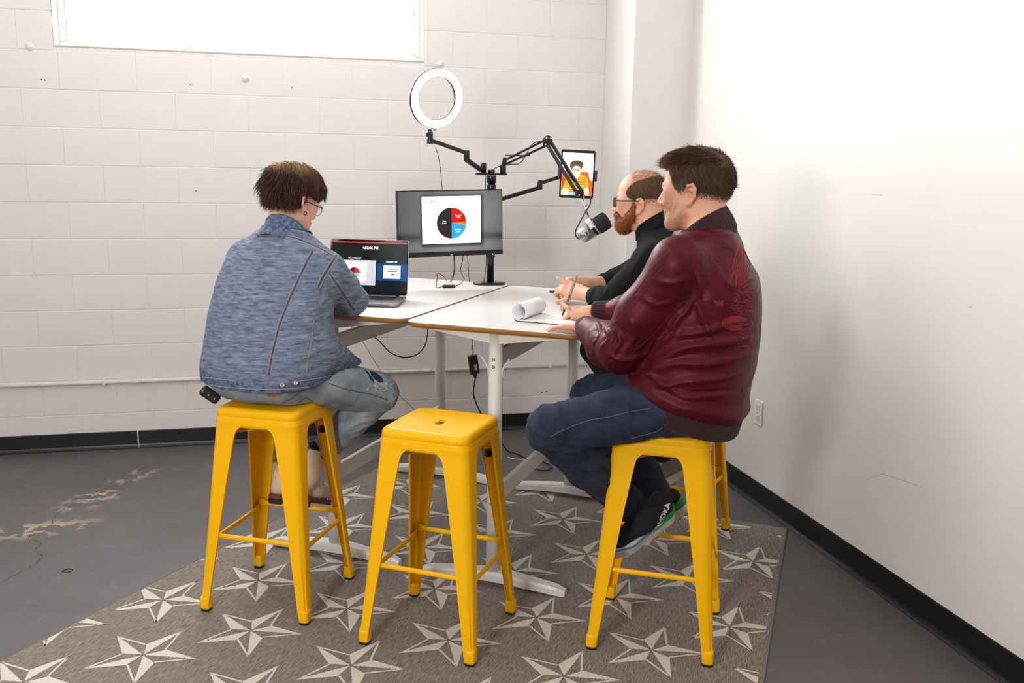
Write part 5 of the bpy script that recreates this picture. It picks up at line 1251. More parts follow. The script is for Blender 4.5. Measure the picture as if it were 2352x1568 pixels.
    FO = [([(1500, 838), (1570, 800), (1640, 790), (1720, 775)], 0.0175, 0.0148), ([(1480, 860), (1550, 835), (1630, 835), (1725, 815)], 0.0163, 0.0139), ([(1560, 770), (1620, 762), (1690, 740)], 0.0125, 0.0131),
          ([(1500, 890), (1580, 875), (1660, 868), (1722, 850)], 0.0125, 0.0115), ([(1470, 845), (1520, 880), (1580, 910), (1660, 905)], 0.0112, 0.0115), ([(1600, 690), (1620, 740), (1640, 780)], 0.0125, 0.0139),
          ([(1560, 720), (1545, 760), (1505, 800)], 0.0100, 0.0115), ([(1600, 660), (1580, 710), (1540, 750)], 0.0100, 0.0107), ([(1655, 800), (1690, 780), (1725, 745)], 0.0100, 0.0107), ([(1560, 905), (1620, 900), (1700, 895)], -0.0075, 0.0082),
          ([(1380, 800), (1400, 775), (1390, 750)], 0.0112, 0.0074), ([(1365, 790), (1380, 765), (1372, 742)], 0.0100, 0.0066), ([(1405, 815), (1425, 785), (1415, 755)], 0.0112, 0.0082), ([(1440, 800), (1460, 770), (1450, 740)], 0.0088, 0.0090),
          ([(1395, 812), (1430, 825), (1470, 815)], 0.0100, 0.0090), ([(1440, 830), (1480, 815), (1500, 780)], 0.0112, 0.0107), ([(1500, 640), (1540, 650), (1580, 640)], 0.0063, 0.0115), ([(1470, 680), (1510, 700), (1550, 690)], 0.0063, 0.0107),
          ([(1640, 600), (1660, 640), (1690, 660)], 0.0063, 0.0115), ([(1610, 530), (1640, 540), (1670, 535)], 0.0063, 0.0098), ([(1590, 620), (1605, 660), (1600, 700)], 0.0100, 0.0098), ([(1450, 870), (1470, 900), (1520, 930)], 0.0088, 0.0098)]
    _, ksf = sdf_obj('bomber_jacket', sk, lo, hi, .0048, satin, root, disp=jd, folds=FO, surf=True)
    # rib-knit waistband, cuffs and collar
    def band(P):
        d = trunk.ev(P)-.001; pl_ = plane(P); f = (P-c0) @ F32; r = (P-c0) @ A3(Rt); an = np.arctan2(r, f+.09)
        return smax(d+.0016*np.sin(an*150), np.abs(pl_+.030)-.032, .008)
    sdf_obj('waistband', SDF([FN(band, .004, 'u')]), w(0, 0, .70)-np.array([.36, .36, 0]), w(0, 0, 1.0)+np.array([.36, .36, .06]), .0042, knit, root)
    for nm, a, b2 in (('cuff', cfL-unit(wrL-elL)*.012, wrL+unit(wrL-elL)*.012), ('cuff', cfR-unit(wrR-elR)*.012, wrR+unit(wrR-elR)*.006)):
        ax = unit(b2-a); x = unit(np.cross(ax, (0, 0, 1))); y = np.cross(ax, x); q = MB(); rings = []
        for t, r in ((0, .041), (.05, .044), (.5, .0425), (.9, .041), (1, .039), (1, .033), (.8, .032)):
            rings.append([a+(b2-a)*t+(x*math.cos(an)+y*math.sin(an))*(r+.0011*math.sin(an*26)) for an in np.linspace(0, math.tau, 105)[:-1]])
        q.loft(rings, False, 0, True); q.build(nm, knit, root)
    # collar follows the neck
    q = MB(); ax = unit(np.array(neck)-ho+V3(0, 0, 0)); cc = np.array(neck)+V3(0, 0, .010)+Fd*.004; up = unit(Fd*.48+V3(0, 0, 1)); fx = unit(Fd-up*np.dot(Fd, up)); rx = np.cross(fx, up)
    rings = []
    for hgt, rr in ((-.044, .080), (-.022, .0865), (.010, .0865), (.036, .0825), (.047, .0805), (.046, .0755), (.018, .076)):
        ring = []
        for an in np.linspace(0, math.tau, 161)[:-1]:
            open_ = .5+.5*math.cos(an)                     # lower in front
            ring.append(cc+fx*(math.cos(an)*rr*1.05+.006)+rx*(math.sin(an)*rr)+up*(hgt-.028*open_**2)+ (fx*math.cos(an)+rx*math.sin(an))*.0012*math.sin(an*40))
        rings.append(ring)
    q.loft(rings, False, 0, True); q.build('collar', knit, root)
    dark = mat('maroon_seam', '440c1a', .6); lite = mat('maroon_stitch', '8c3345', .6)
    for ln in ([(1592, 571), (1560, 580), (1515, 622), (1475, 672), (1440, 715), (1400, 748), (1368, 762)], [(1612, 578), (1575, 592), (1530, 632), (1490, 680), (1452, 726), (1415, 762)],
               [(1560, 566), (1540, 574), (1500, 612), (1470, 655), (1432, 700)]):
        seam_px(ksf, ln, .0010, dark, root, 'sleeve_seam', -.0002)
    seam_px(ksf, [(1588, 568), (1615, 575), (1632, 600), (1638, 640), (1622, 680), (1590, 700)], .0010, dark, root, 'armhole_seam', -.0002)
    seam_px(ksf, [(1598, 684), (1560, 700), (1530, 735), (1490, 778), (1450, 812)], .0010, dark, root, 'sleeve_seam', -.0002)
    seam_px(ksf, [(1600, 545), (1580, 556), (1562, 566)], .0010, dark, root, 'shoulder_seam', -.0002)
    # tone-on-tone embroidery on the back: a plumed figure and loose petals
    red = mat('crimson_embroidery', '96181f', .55, bump=(500, .3)); dkred = mat('dark_embroidery', '3a060d', .6); mid = mat('wine_embroidery', '7d121b', .55); rs_ = random.Random(2)
    plume = []
    for k in range(34):
        x = 1686+k*1.25; plume.append([(1701+k*.25+rs_.uniform(-2, 2), 556+k*.7), (x+rs_.uniform(-3, 3), 590), (x-4+rs_.uniform(-3, 3), 622), (x-10+rs_.uniform(-5, 5), 650+rs_.uniform(-22, 12))])
    tubes_px(ksf, plume[::2], .0008, red, root, 'embroidered_plume'); tubes_px(ksf, plume[1::2], .0008, mid, root, 'embroidered_plume')
    body_l = []
    for k in range(150):
        y0 = rs_.uniform(640, 800); x0 = 1707+7*math.sin(y0*.05)+rs_.gauss(0, 9); a_ = rs_.uniform(-.9, 1.6); l_ = rs_.uniform(5, 14)
        body_l.append([(x0-l_*math.cos(a_), y0-l_*math.sin(a_)), (x0+rs_.uniform(-3, 3), y0+rs_.uniform(-3, 3)), (x0+l_*math.cos(a_), y0+l_*math.sin(a_))])
    for i_, mm_ in enumerate((red, mid, dkred)): tubes_px(ksf, body_l[i_::3], .0009, mm_, root, 'embroidered_figure')
    wing = []
    for k in range(9):
        a = 30-2.6*k; wing.append([(1697+a*math.cos(t)*1.0-8, 742+a*.55*math.sin(t)) for t in np.linspace(1.0, 5.9, 9)])
    tubes_px(ksf, wing, .0009, red, root, 'embroidered_wing')
    for (cx, cy, rx, ry, mm) in ((1664, 564, 7, 9, dkred), (1647, 597, 5, 7, dkred), (1650, 697, 11, 11, red)):
        pet = [[(cx-rx+2*rx*t, cy-ry*.6+rs_.uniform(-2, 2)), (cx-rx*.3+2*rx*t*.6, cy+ry*.6)] for t in np.linspace(0, 1, 11)]
        tubes_px(ksf, pet, .0010, mm, root, 'embroidered_petal')
    # ---- hair: short greying sides, longer swept top with a side parting
    zx = lambda L: np.interp(L[:, 1], [-.12, -.075, -.045, -.018, -.004, .012, .030, .046, .060, .072, .10], [-.082, -.080, -.060, -.020, .040, .022, .002, .030, .062, .082, .082])
    cap, sh = hair_cap(ho, HR, SC, zx, lambda L: .005+.007*np.clip((L[:, 2]-.055)/.05, 0, 1)+.006*np.clip((L[:, 1]-.03)/.05, 0, 1)*np.clip((L[:, 2]-.075)/.03, 0, 1)+.004*np.clip(-(L[:, 1]+.04)/.05, 0, 1), 'hair', root, '54402f')
    loc = lambda V: ((V-A3(ho)) @ np.array(HR, np.float32).T)/SC
    rts, nn = sample_mesh(cap, 9500, 3); Lc = loc(rts)
    RW = np.array(HR)
    dirs = np.where((Lc[:, 2] > .088)[:, None], np.stack([.55*np.sign(Lc[:, 0]+.028), .30+0*Lc[:, 0], -.05+0*Lc[:, 0]], 1), np.stack([0*Lc[:, 0], -.45+0*Lc[:, 0], -.8+0*Lc[:, 0]], 1)) @ RW
    ln = np.where(Lc[:, 2] > .088, .038, np.where(Lc[:, 2] > .03, .022, .012))
    gr = np.clip((.055-Lc[:, 2])/.05, 0, 1)*np.clip((Lc[:, 1]+.03)/.05, 0, 1)
    tone = np.array(lin('54402f')[:3])[None]*(1-gr[:, None])+np.array(lin('8a7a6b')[:3])[None]*gr[:, None]
    frontk = np.clip((Lc[:, 1]-.045)/.03, 0, 1)*(Lc[:, 2] > .07); tone = tone*(1-frontk[:, None])+np.array(lin('86603e')[:3])*frontk[:, None]  # golden light on the front hair, painted into its strand tone
    sc_ = strands('hair_strands', rts, dirs*.9+nn*.10, ln, hair_m, root, width=.00062, segs=5, grav=.12, sdf=sh, lift=.0008, seed=5, tones=tone, jitter=.08, tip=.08, clump=.22, clump_f=110., rag=.2); sc_['kind'] = 'stuff'
    # quiff over the forehead
    fr, nn2 = sample_mesh(cap, 900, 8, lambda V: (loc(V)[:, 1] > .045) & (loc(V)[:, 2] > .078)); Lf = loc(fr)
    dq = np.stack([.25*np.sign(Lf[:, 0]), .75+0*Lf[:, 0], .55+0*Lf[:, 0]], 1) @ RW
    o2 = strands('quiff', fr, dq, .024, hair_m, root, width=.0006, segs=6, grav=1.4, seed=9, tones=np.array(lin('7a5838')[:3]), jitter=.10, tip=.08); o2['kind'] = 'stuff'
    # beard stubble
    bs, bn = sample_mesh(b, 2600, 4, lambda V: (lambda L: (np.linalg.norm(L, axis=1) < .15) & (L[:, 1] > .0) & (L[:, 2] < -.022-.2*np.maximum(.03-L[:, 1], 0)) & (L[:, 2] > -.118) & (np.abs(L[:, 0]) < .075))(loc(V)))
    o3 = strands('stubble', bs, bn*.6+np.array([0, 0, -.7]), .0035, hair_m, root, width=.00026, segs=2, seed=2, tones=np.array(lin('7d6b5e')[:3]), jitter=.3); o3['kind'] = 'stuff'
    # ---- running shoes
    shoe('running_shoe', root, heel=px3(1540, 1172, 2.975), toe=px3(1402, 1264, 2.93), up=np.array([-.30, -.42, .82]), letters=True)
    shoe('running_shoe', root, heel=px3(1577, 1163, 3.10), toe=px3(1478, 1215, 3.20), up=np.array([-.42, .15, .85]), letters=False)
    sock = mat('black_sock', '131318', .9)
    for a, b2 in ((anL+unit(anL-knL)*.035, anL+unit(anL-knL)*.075), (anR-unit(anR-knR)*.01, anR+unit(anR-knR)*.075)):
        q = MB(); q.tube([a, b2], [.040, .043], 20); q.build('sock', sock, root)
    return root, pen_tip, pen_top
def shoe(name, root, heel, toe, up, letters=False, cols=('10131f', '1f8a4c', 'd9d4cd', '2a7f96'), L=.285):
    """running shoe in its own frame: x heel to toe, z up; parts upper, heel_counter, midsole, rim"""
    x = unit(toe-heel); z = unit(up-x*np.dot(up, x)); y = np.cross(z, x); R = np.array([x, y, z]); o = heel-x*.012
    kx = (np.linalg.norm(toe-heel)+.03)/.285
    G = lambda prs: SDF([XF(p, o, R, kx) for p in prs])
    def flat(a, b, ra, rb):
        g = RC((a[0], a[1], 0), (b[0], b[1], 0), ra, rb); return lambda P: g.ev(P*np.array([1, 1, 0], np.float32))
    def outline(grow=0.):
        fs = [flat((.040, 0), (.10, 0), .037, .036), flat((.10, 0), (.205, 0), .036, .043), flat((.205, 0), (.250, .004), .043, .030)]
        return FN(lambda P: smin(smin(fs[0](P), fs[1](P), .02), fs[2](P), .02)-grow+.10*np.maximum(-.004-P[:, 2], 0), .004, 'u')
    rocker = lambda P: .010*((P[:, 0]-.14)/.14)**2
    mids = [outline()]+[FN(lambda P: -np.maximum(-.030+rocker(P)-P[:, 2], P[:, 2]-(.016+rocker(P)*1.2)), .006, 's')]
    up_ = [RC((.038, 0, .030), (.045, 0, .072), .031, .030, k=.02), RC((.05, 0, .040), (.13, 0, .040), .034, .036, k=.03), RC((.045, 0, .078), (.125, 0, .062), .030, .028, k=.03), RC((.13, 0, .040), (.235, .003, .026), .037, .027, k=.03),
           EL((.062, 0, .108), (.036, .024, .030), k=.01, op='s'), FN(lambda P: P[:, 2]-.012-rocker(P), .004, 's')]
    tp = mat('shoe_mesh_'+cols[0], cols[0], .8, bump=(500, .4)); gm = mat('shoe_heel_'+cols[1], cols[1], .6, bump=(300, .1)); mm = mat('shoe_foam_'+cols[2], cols[2], .7, var=(25, .2), bump=(90, .15)); rm = mat('shoe_rim_'+cols[3], cols[3], .6)
    lo, hi = box_of([heel, toe, heel+z*.13, toe+z*.05], .07)
    su = G(up_); U = sdf_obj(name, su, lo, hi, .003, tp, root); U.name = name
    sm = G(mids); sdf_obj('midsole', sm, lo, hi, .003, mm, U)
    hc = [RC((.036, 0, .030), (.042, 0, .068), .0335, .0315, k=.02), RC((.05, 0, .036), (.085, 0, .034), .0355, .036, k=.03), FN(lambda P: P[:, 2]-.012, .003, 's'), FN(lambda P: .088-P[:, 0]-.9*(P[:, 2]-.02), .003, 's'), EL((.062, 0, .108), (.036, .024, .034), k=.006, op='s')]
    sdf_obj('heel_counter', G(hc), lo, hi, .003, gm, U)
    of = outline(.0004); pts_r = []
    for t in np.linspace(0, math.tau, 73)[:-1]:
        d2 = np.array([math.cos(t), math.sin(t), 0]); r = .02
        for _ in range(30):
            pt = np.array([[.14, 0, 0]])+d2*r; r -= float(of.ev(pt.astype(np.float32))[0])*.8
        xx = .14+d2[0]*r; pts_r.append((xx, d2[1]*r, .0155+.012*((xx-.14)/.14)**2))
    for lo_x, hi_x, mm2 in ((-1, .12, gm), (.12, 1, rm)):
        seg = []; runs = []
        for p in pts_r+pts_r[:1]:
            if lo_x <= p[0] < hi_x: seg.append(tuple(o+R.T @ (np.array(p)*kx)))
            elif seg: runs.append(seg); seg = []
        if seg: runs.append(seg)
        for rn_ in runs:
            if len(rn_) > 1: q = MB(); q.tube(rn_, .0030*kx, 8); q.build('midsole_rim', mm2, U)
    blk = mat('black_outsole', '16161a', .8)
    q = MB()
    for i, (xx, ww) in enumerate(((.035, .022), (.075, .026), (.17, .034), (.215, .032))):
        rk = .010*((xx-.14)/.14)**2; c = o+R.T @ (np.array([xx, 0, -.0315+rk])*kx); q = MB(); q.box(c, (.026*kx, ww*2*kx, .005), Matrix(R.T.tolist()), bev=.002); q.build('outsole_lug', blk, U)
    if letters:
        sy = 1
        c = o+R.T @ (np.array([.064, .0385*sy, .066])*kx)
        ux = R.T @ unit(np.array([-.62, 0, .78])); nrm = R.T @ np.array([.05, 1.0, .12]); nrm = unit(nrm-ux*np.dot(nrm, ux)); uy = np.cross(nrm, ux)
        t = lettering('shoe_lettering', 'HOKA', .030, c+nrm*.0005, -ux if False else ux, uy, mat('white_print', 'eeeae6', .5), U, bold=.0012)
        P = verts_world(t); P = su.snap(P, .0030, 3)-np.array(wloc(t)); t.data.vertices.foreach_set('co', P.astype(np.float32).ravel()); t.data.update()
    return U
MAN, PEN_TIP, PEN_TOP = build_maroon_man()
# ------------------------------------------------------------------ bearded man in the black shirt
def eyeglasses(root, ho, HR, sc, rim_m, half_w=.022, half_h=.016, z0=.004, y0=.108, rr=.006, thick=.0021, ear_x=.080, name='glasses'):
    """frame rims, bridge and temples in the head frame; lenses as sub-parts"""
    T = lambda p: np.asarray(ho)+np.array(HR).T @ (np.array(p)*sc)
    q = MB()
    for s_ in (-1, 1):
        ring = [T((s_*.032+x, y0-.10*(x*s_+.032)*.5 if False else y0-.004-.9*max(abs(s_*.032+x)-.02, 0)**1.0*.22, z0+y)) for x, y in rrect(half_w, half_h, rr, 5)]
        q.tube([tuple(p) for p in ring+ring[:2]], thick*sc, 6)
        q.tube([tuple(T(p)) for p in ((s_*.0535, y0-.011, z0+.006), (s_*.066, y0-.022, z0+.007), (s_*.075, .06, z0+.006), (s_*(ear_x+.001), .012, z0+.006), (s_*(ear_x+.002), -.012, z0+.004), (s_*(ear_x+.001), -.028, z0-.010))], [.0024*sc]*6, 6)
    q.tube([tuple(T(p)) for p in ((-.011, y0-.003, z0+.006), (0, y0+.001, z0+.008), (.011, y0-.003, z0+.006))], thick*sc, 6)
    g = q.build(name, rim_m, root)
    for s_ in (-1, 1):
        q = MB(); ring = [T((s_*.032+x, y0-.004-.9*max(abs(s_*.032+x)-.02, 0)*.22, z0+y)) for x, y in rrect(half_w-.001, half_h-.001, rr, 5)]
        q.add(ring, [list(range(len(ring)))]); q.build('lens', mat('clear_lens', 'f4f6f8', .05, alpha=.18, spec=.6), g)
    return g
def build_bearded_man():
    w = frame2((1.67, 3.745), (-.8385, .545)); Fd = np.array([-.8385, .545, 0.]); Rt = np.array([.545, .8385, 0.])
    root = empty('person', (1.67, 3.745, 0), 'balding man with a red beard, black glasses and black shirt, hands clasped', 'person')
    shL = px3(1497, 598, 3.61); elL = px3(1402, 692, 3.69); wrL = px3(1334, 672, 3.86); shR = w(.08, .17, 1.275); elR = px3(1408, 652, 4.10); wrR = px3(1338, 651, 3.98)
    hipL, hipR = w(-.04, -.09, .855), w(-.04, .09, .855); knL = px3(1416, 868, 3.62); knR = w(.40, .14, .80); anL = px3(1520, 1035, 3.74); anR = px3(1500, 1020, 3.95); neck = w(.120, 0, 1.372)
    hf = np.array([-.816, .578, -.03]); hr = unit(np.cross(hf, (0, 0, 1))); SC = 1.05; ho = px3(1463, 468, 3.79)+hr*.078
    HP, HR = head_prims(ho, hf, (0, 0, 1), SC, jaw=1.05, neck=neck, neck_r=.064, ear_dz=-.010)
    # clasped hands: left fingers wrap over the right fist
    cen = px3(1293, 662, 3.93); dL = unit(cen-wrL+V3(-.01, .0, .012)); hL, _ = hand_prims(wrL, dL, (-.25, -.75, .55), -1, [(.75, .85, .5), (.75, .85, .5), (.8, .85, .5), (.85, .85, .5)], sc=.98, spread=.02, elbow=elL, wr=.029)
    dR = unit(cen+V3(.0, .03, .01)-wrR); hR, _ = hand_prims(wrR, dR, (-.2, .85, .45), 1, [(.9, 1.0, .6), (.9, 1.0, .6), (.95, 1.0, .6), (1., 1.0, .6)], sc=.98, spread=.02, elbow=elR, wr=.029)
    hL.append(RC(cen+V3(.012, -.012, .028), cen+V3(-.022, .004, .044), .0105, .0085, k=.004))
    body = HP+[TZ_([(.80, *w(-.03, 0, 0)[:2], .15, .12), (1.0, *w(.0, 0, 0)[:2], .15, .12), (1.25, *w(.06, 0, 0)[:2], .15, .09), (1.36, *w(.085, 0, 0)[:2], .08, .06)], Rt, k=.03),
               RC(w(.07, -.05, 1.28), shL, .045, .042, k=.03), RC(w(.07, .05, 1.28), shR, .045, .042, k=.03), RC(shL, elL, .042, .038, k=.02), RC(shR, elR, .042, .038, k=.02)]+hL+hR+[
               RC(hipL, knL, .06, .04, k=.03), RC(knL, anL, .04, .032, k=.02), RC(hipR, knR, .06, .04, k=.03), RC(knR, anR, .04, .032, k=.02)]
    b = sdf_obj('body', SDF(body), (1.05, 3.50, .42), (1.95, 4.24, 1.63), .0040, skin_m, root)
    def scalp(L, c, inh):
        m = inh*np.clip((.062-L[:, 1])/.05, 0, 1)*np.clip((L[:, 2]-.02)/.03, 0, 1)*np.clip((.135-L[:, 2])/.04, .25, 1)*.55*np.clip(.8+.3*wav(L, 200, 6), 0, 1); return c*(1-m[:, None])+np.array(lin('6b4a34')[:3])*m[:, None]
    skin_tones(b, 'e3b090', ho, HR, SC, extra=scalp)
    # trousers
    jeans = mat('dark_indigo_denim', '1c2338'); tr = [EL(w(-.04, 0, .875), (.15, .20, .12), np.array([Fd, Rt, [0, 0, 1]]), k=.03), RC(hipL, knL, .10, .072, k=.05), RC(hipR, knR, .10, .072, k=.05),
          RC(knL, anL, .072, .052, k=.02), RC(knR, anR, .072, .052, k=.02),
          FN(lambda P: np.where((np.abs((P[:, 0]-1.67)*.707+(P[:, 1]-3.745)*.707) < .16) & (np.abs(-(P[:, 0]-1.67)*.707+(P[:, 1]-3.745)*.707) < .16) & (P[:, 2] > .66), P[:, 2]-(.764+RT), .05), .012, 's')]
    lo, hi = box_of([hipL, hipR, knL, knR, anL, anR], .16)
    sdf_obj('jeans', SDF(tr), lo, hi, .0065, mat('black_navy_denim', '12151f', .9, var=(9, .3)), root, disp=lambda P: .004*crease(P, 40, 2))
    # shirt
    shirt = mat('black_cotton', '111012', .85, var=(6, .2), bump=(500, .3), spec=.25)
    st = [(.78, -.03, .215, .17), (.90, -.03, .22, .18), (1.02, -.01, .215, .175), (1.14, .025, .205, .16), (1.24, .055, .19, .135), (1.31, .086, .15, .112), (1.36, .108, .10, .088), (1.388, .116, .075, .075)]
    trunk = TZ_([(z, *w(f, 0, 0)[:2], a, bb) for z, f, a, bb in st], Rt, k=.03)
    cfL = elL+unit(wrL-elL)*.085; cfR = elR+unit(wrR-elR)*.07
    jk = [trunk, RC(w(.075, -.06, 1.315), shL, .055, .066, k=.05), RC(w(.075, .06, 1.315), shR, .055, .066, k=.05), RC(shL, elL, .068, .058, k=.04), RC(elL, cfL, .058, .046, k=.02), RC(shR, elR, .068, .056, k=.04), RC(elR, cfR, .056, .045, k=.02),
          below(w(0, 0, .83), (0, 0, 1)), FN(lambda P: np.where(((P[:, 0]-TA.x)*TS.x+(P[:, 1]-TA.y)*TS.y > 0) & ((P[:, 0]-TA.x)*TE.x+(P[:, 1]-TA.y)*TE.y < TW+.002) & (P[:, 2] > .95), P[:, 2]-TZ-.001, .05), .006, 's')]
    def sd(P):
        de = np.minimum(np.linalg.norm(P-A3(elL), axis=1), np.linalg.norm(P-A3(elR), axis=1)); return .007*crease(P, 52, 4)*np.exp(-(de/.11)**2)+.004*crease(P, 30, 7, (1, 1, .8))+.001*wav(P, 40, 1)
    lo, hi = box_of([shL, shR, elL, elR, cfL, cfR, w(-.22, -.22, .80), w(.2, .22, 1.36), w(-.22, .22, 1)], .09)
    _, sf = sdf_obj('shirt', SDF(jk), lo, hi, .0052, shirt, root, disp=sd, surf=True, folds=[([(1395, 668), (1420, 690), (1450, 690)], .006, .010), ([(1375, 690), (1392, 672), (1398, 650)], .007, .009), ([(1440, 640), (1460, 610), (1480, 570)], .005, .012), ([(1420, 680), (1440, 650), (1470, 640)], .006, .011)])
    rl = mat('black_cotton_roll', '0f0e10', .85, bump=(600, .2), spec=.25)
    for a, b2 in ((elL+unit(wrL-elL)*.055, cfL+unit(wrL-elL)*.004), (elR+unit(wrR-elR)*.045, cfR+unit(wrR-elR)*.004)):
        ax = unit(b2-a); x = unit(np.cross(ax, (0, 0, 1))); y = np.cross(ax, x); q = MB()
        rings = [[a+(b2-a)*t+(x*math.cos(an)+y*math.sin(an))*(r+.002*math.sin(an*3+t*4)) for an in np.linspace(0, math.tau, 33)[:-1]] for t, r in ((0, .046), (.1, .053), (.5, .053), (.95, .049), (1, .045), (.9, .040))]
        q.loft(rings, False, 0, True); q.build('rolled_cuff', rl, root)
    # shirt collar
    q = MB(); cc = np.array(neck)+V3(0, 0, .016); up = unit(Fd*.55+V3(0, 0, 1)); fx = unit(Fd-up*np.dot(Fd, up)); rx = np.cross(fx, up); rings = []
    for hg, rr in ((-.03, .092), (0, .083), (.030, .076), (.046, .073), (.044, .078), (.012, .090), (-.006, .097), (-.008, .094)):
        rings.append([cc+fx*(math.cos(an)*rr*1.05+.008)+rx*math.sin(an)*rr+up*(hg-.012*(.5+.5*math.cos(an))) for an in np.linspace(.25, math.tau-.25, 60)])
    V = [p for r in rings for p in r]; n = 60
    q.add(V, [[i*n+k, i*n+k+1, (i+1)*n+k+1, (i+1)*n+k] for i in range(len(rings)-1) for k in range(n-1)], 0, True); q.build('shirt_collar', rl, root)
    # hair ring round the bald crown
    zr = lambda L: np.where(L[:, 2] > np.interp(L[:, 1], [-.11, -.06, -.02, .01, .03, .045, .055], [.118, .110, .098, .088, .076, .058, .03]), 2*L[:, 2]-np.interp(L[:, 1], [-.11, -.06, -.02, .01, .03, .045, .055], [.118, .110, .098, .088, .076, .058, .03]),
                            np.interp(L[:, 1], [-.12, -.075, -.045, -.022, -.004, .012, .028, .040, .05], [-.074, -.072, -.058, -.030, .022, .000, -.015, .01, .05]))
    cap, sh = hair_cap(ho, HR, SC, zr, lambda L: .0018+0*L[:, 0], 'hair', root, '5b412d')
    loc = lambda V: ((V-A3(ho)) @ np.array(HR, np.float32).T)/SC; RW = np.array(HR)
    rts, nn = sample_mesh(cap, 8500, 3); Lc = loc(rts); dirs = np.stack([0*Lc[:, 0], -.5+0*Lc[:, 0], -.6+0*Lc[:, 0]], 1) @ RW
    o = strands('hair_strands', rts, dirs+nn*.18, .010, hair_m, root, width=.00045, segs=3, seed=3, tones=np.array(lin('64482f')[:3]), jitter=.2); o['kind'] = 'stuff'
    top, tn = sample_mesh(b, 700, 5, lambda V: (lambda L: (np.linalg.norm(L, axis=1) < .18) & (L[:, 2] > .09) & (L[:, 1] < .035))(loc(V)))
    o = strands('thin_crown_hair', top, (np.stack([0*top[:, 0], -.8+0*top[:, 0], .1+0*top[:, 0]], 1) @ RW)+tn*.15, .018, hair_m, root, width=.00028, segs=3, seed=6, tones=np.array(lin('7a5638')[:3]), jitter=.2); o['kind'] = 'stuff'
    # beard
    bp = []
    for s_ in (-1, 1): bp += [RC((s_*.066, .014, -.004), (s_*.060, .024, -.050), .009, .019, k=.01), RC((s_*.060, .024, -.050), (s_*.028, .068, -.090), .022, .029, k=.015), RC((s_*.004, .104, -.044), (s_*.026, .090, -.054), .0085, .010, k=.008), RC((s_*.026, .090, -.054), (s_*.030, .076, -.078), .010, .016, k=.01)]
    bp += [RC((0, .080, -.086), (0, .075, -.100), .029, .025, k=.015)]
    bsd = SDF([XF(p, ho, HR, SC) for p in bp]); bo = sdf_obj('beard', bsd, ho-.15, ho+.15, .004, hair_m, root, disp=lambda P: .0025*wav(P, 260, 3))
    Vb = verts_world(bo); attr_color(bo, np.array(lin('8a4a24')[:3])[None]*np.clip(1+.3*wav(Vb, 300, 1), .5, 1.5)[:, None])
    rts, nn = sample_mesh(bo, 5200, 9); o = strands('beard_strands', rts, nn*.5+np.array([0, 0, -.8]), .011, hair_m, root, width=.00042, segs=3, seed=4, grav=.4, tones=np.array(lin('9a5a2e')[:3]), jitter=.3); o['kind'] = 'stuff'
    eyeglasses(root, ho, HR, SC, mat('black_acetate', '17171c', .3), half_w=.024, half_h=.0165, z0=.006, y0=.112, thick=.0026)
    # canvas sneakers
    shoe('sneaker', root, heel=px3(1592, 1062, 3.80), toe=px3(1500, 1118, 3.80), up=np.array([-.4, .1, .9]), cols=('8d867d', '8d867d', 'cfc5b6', 'b8ad9d'))
    return root
BEARD = build_bearded_man()
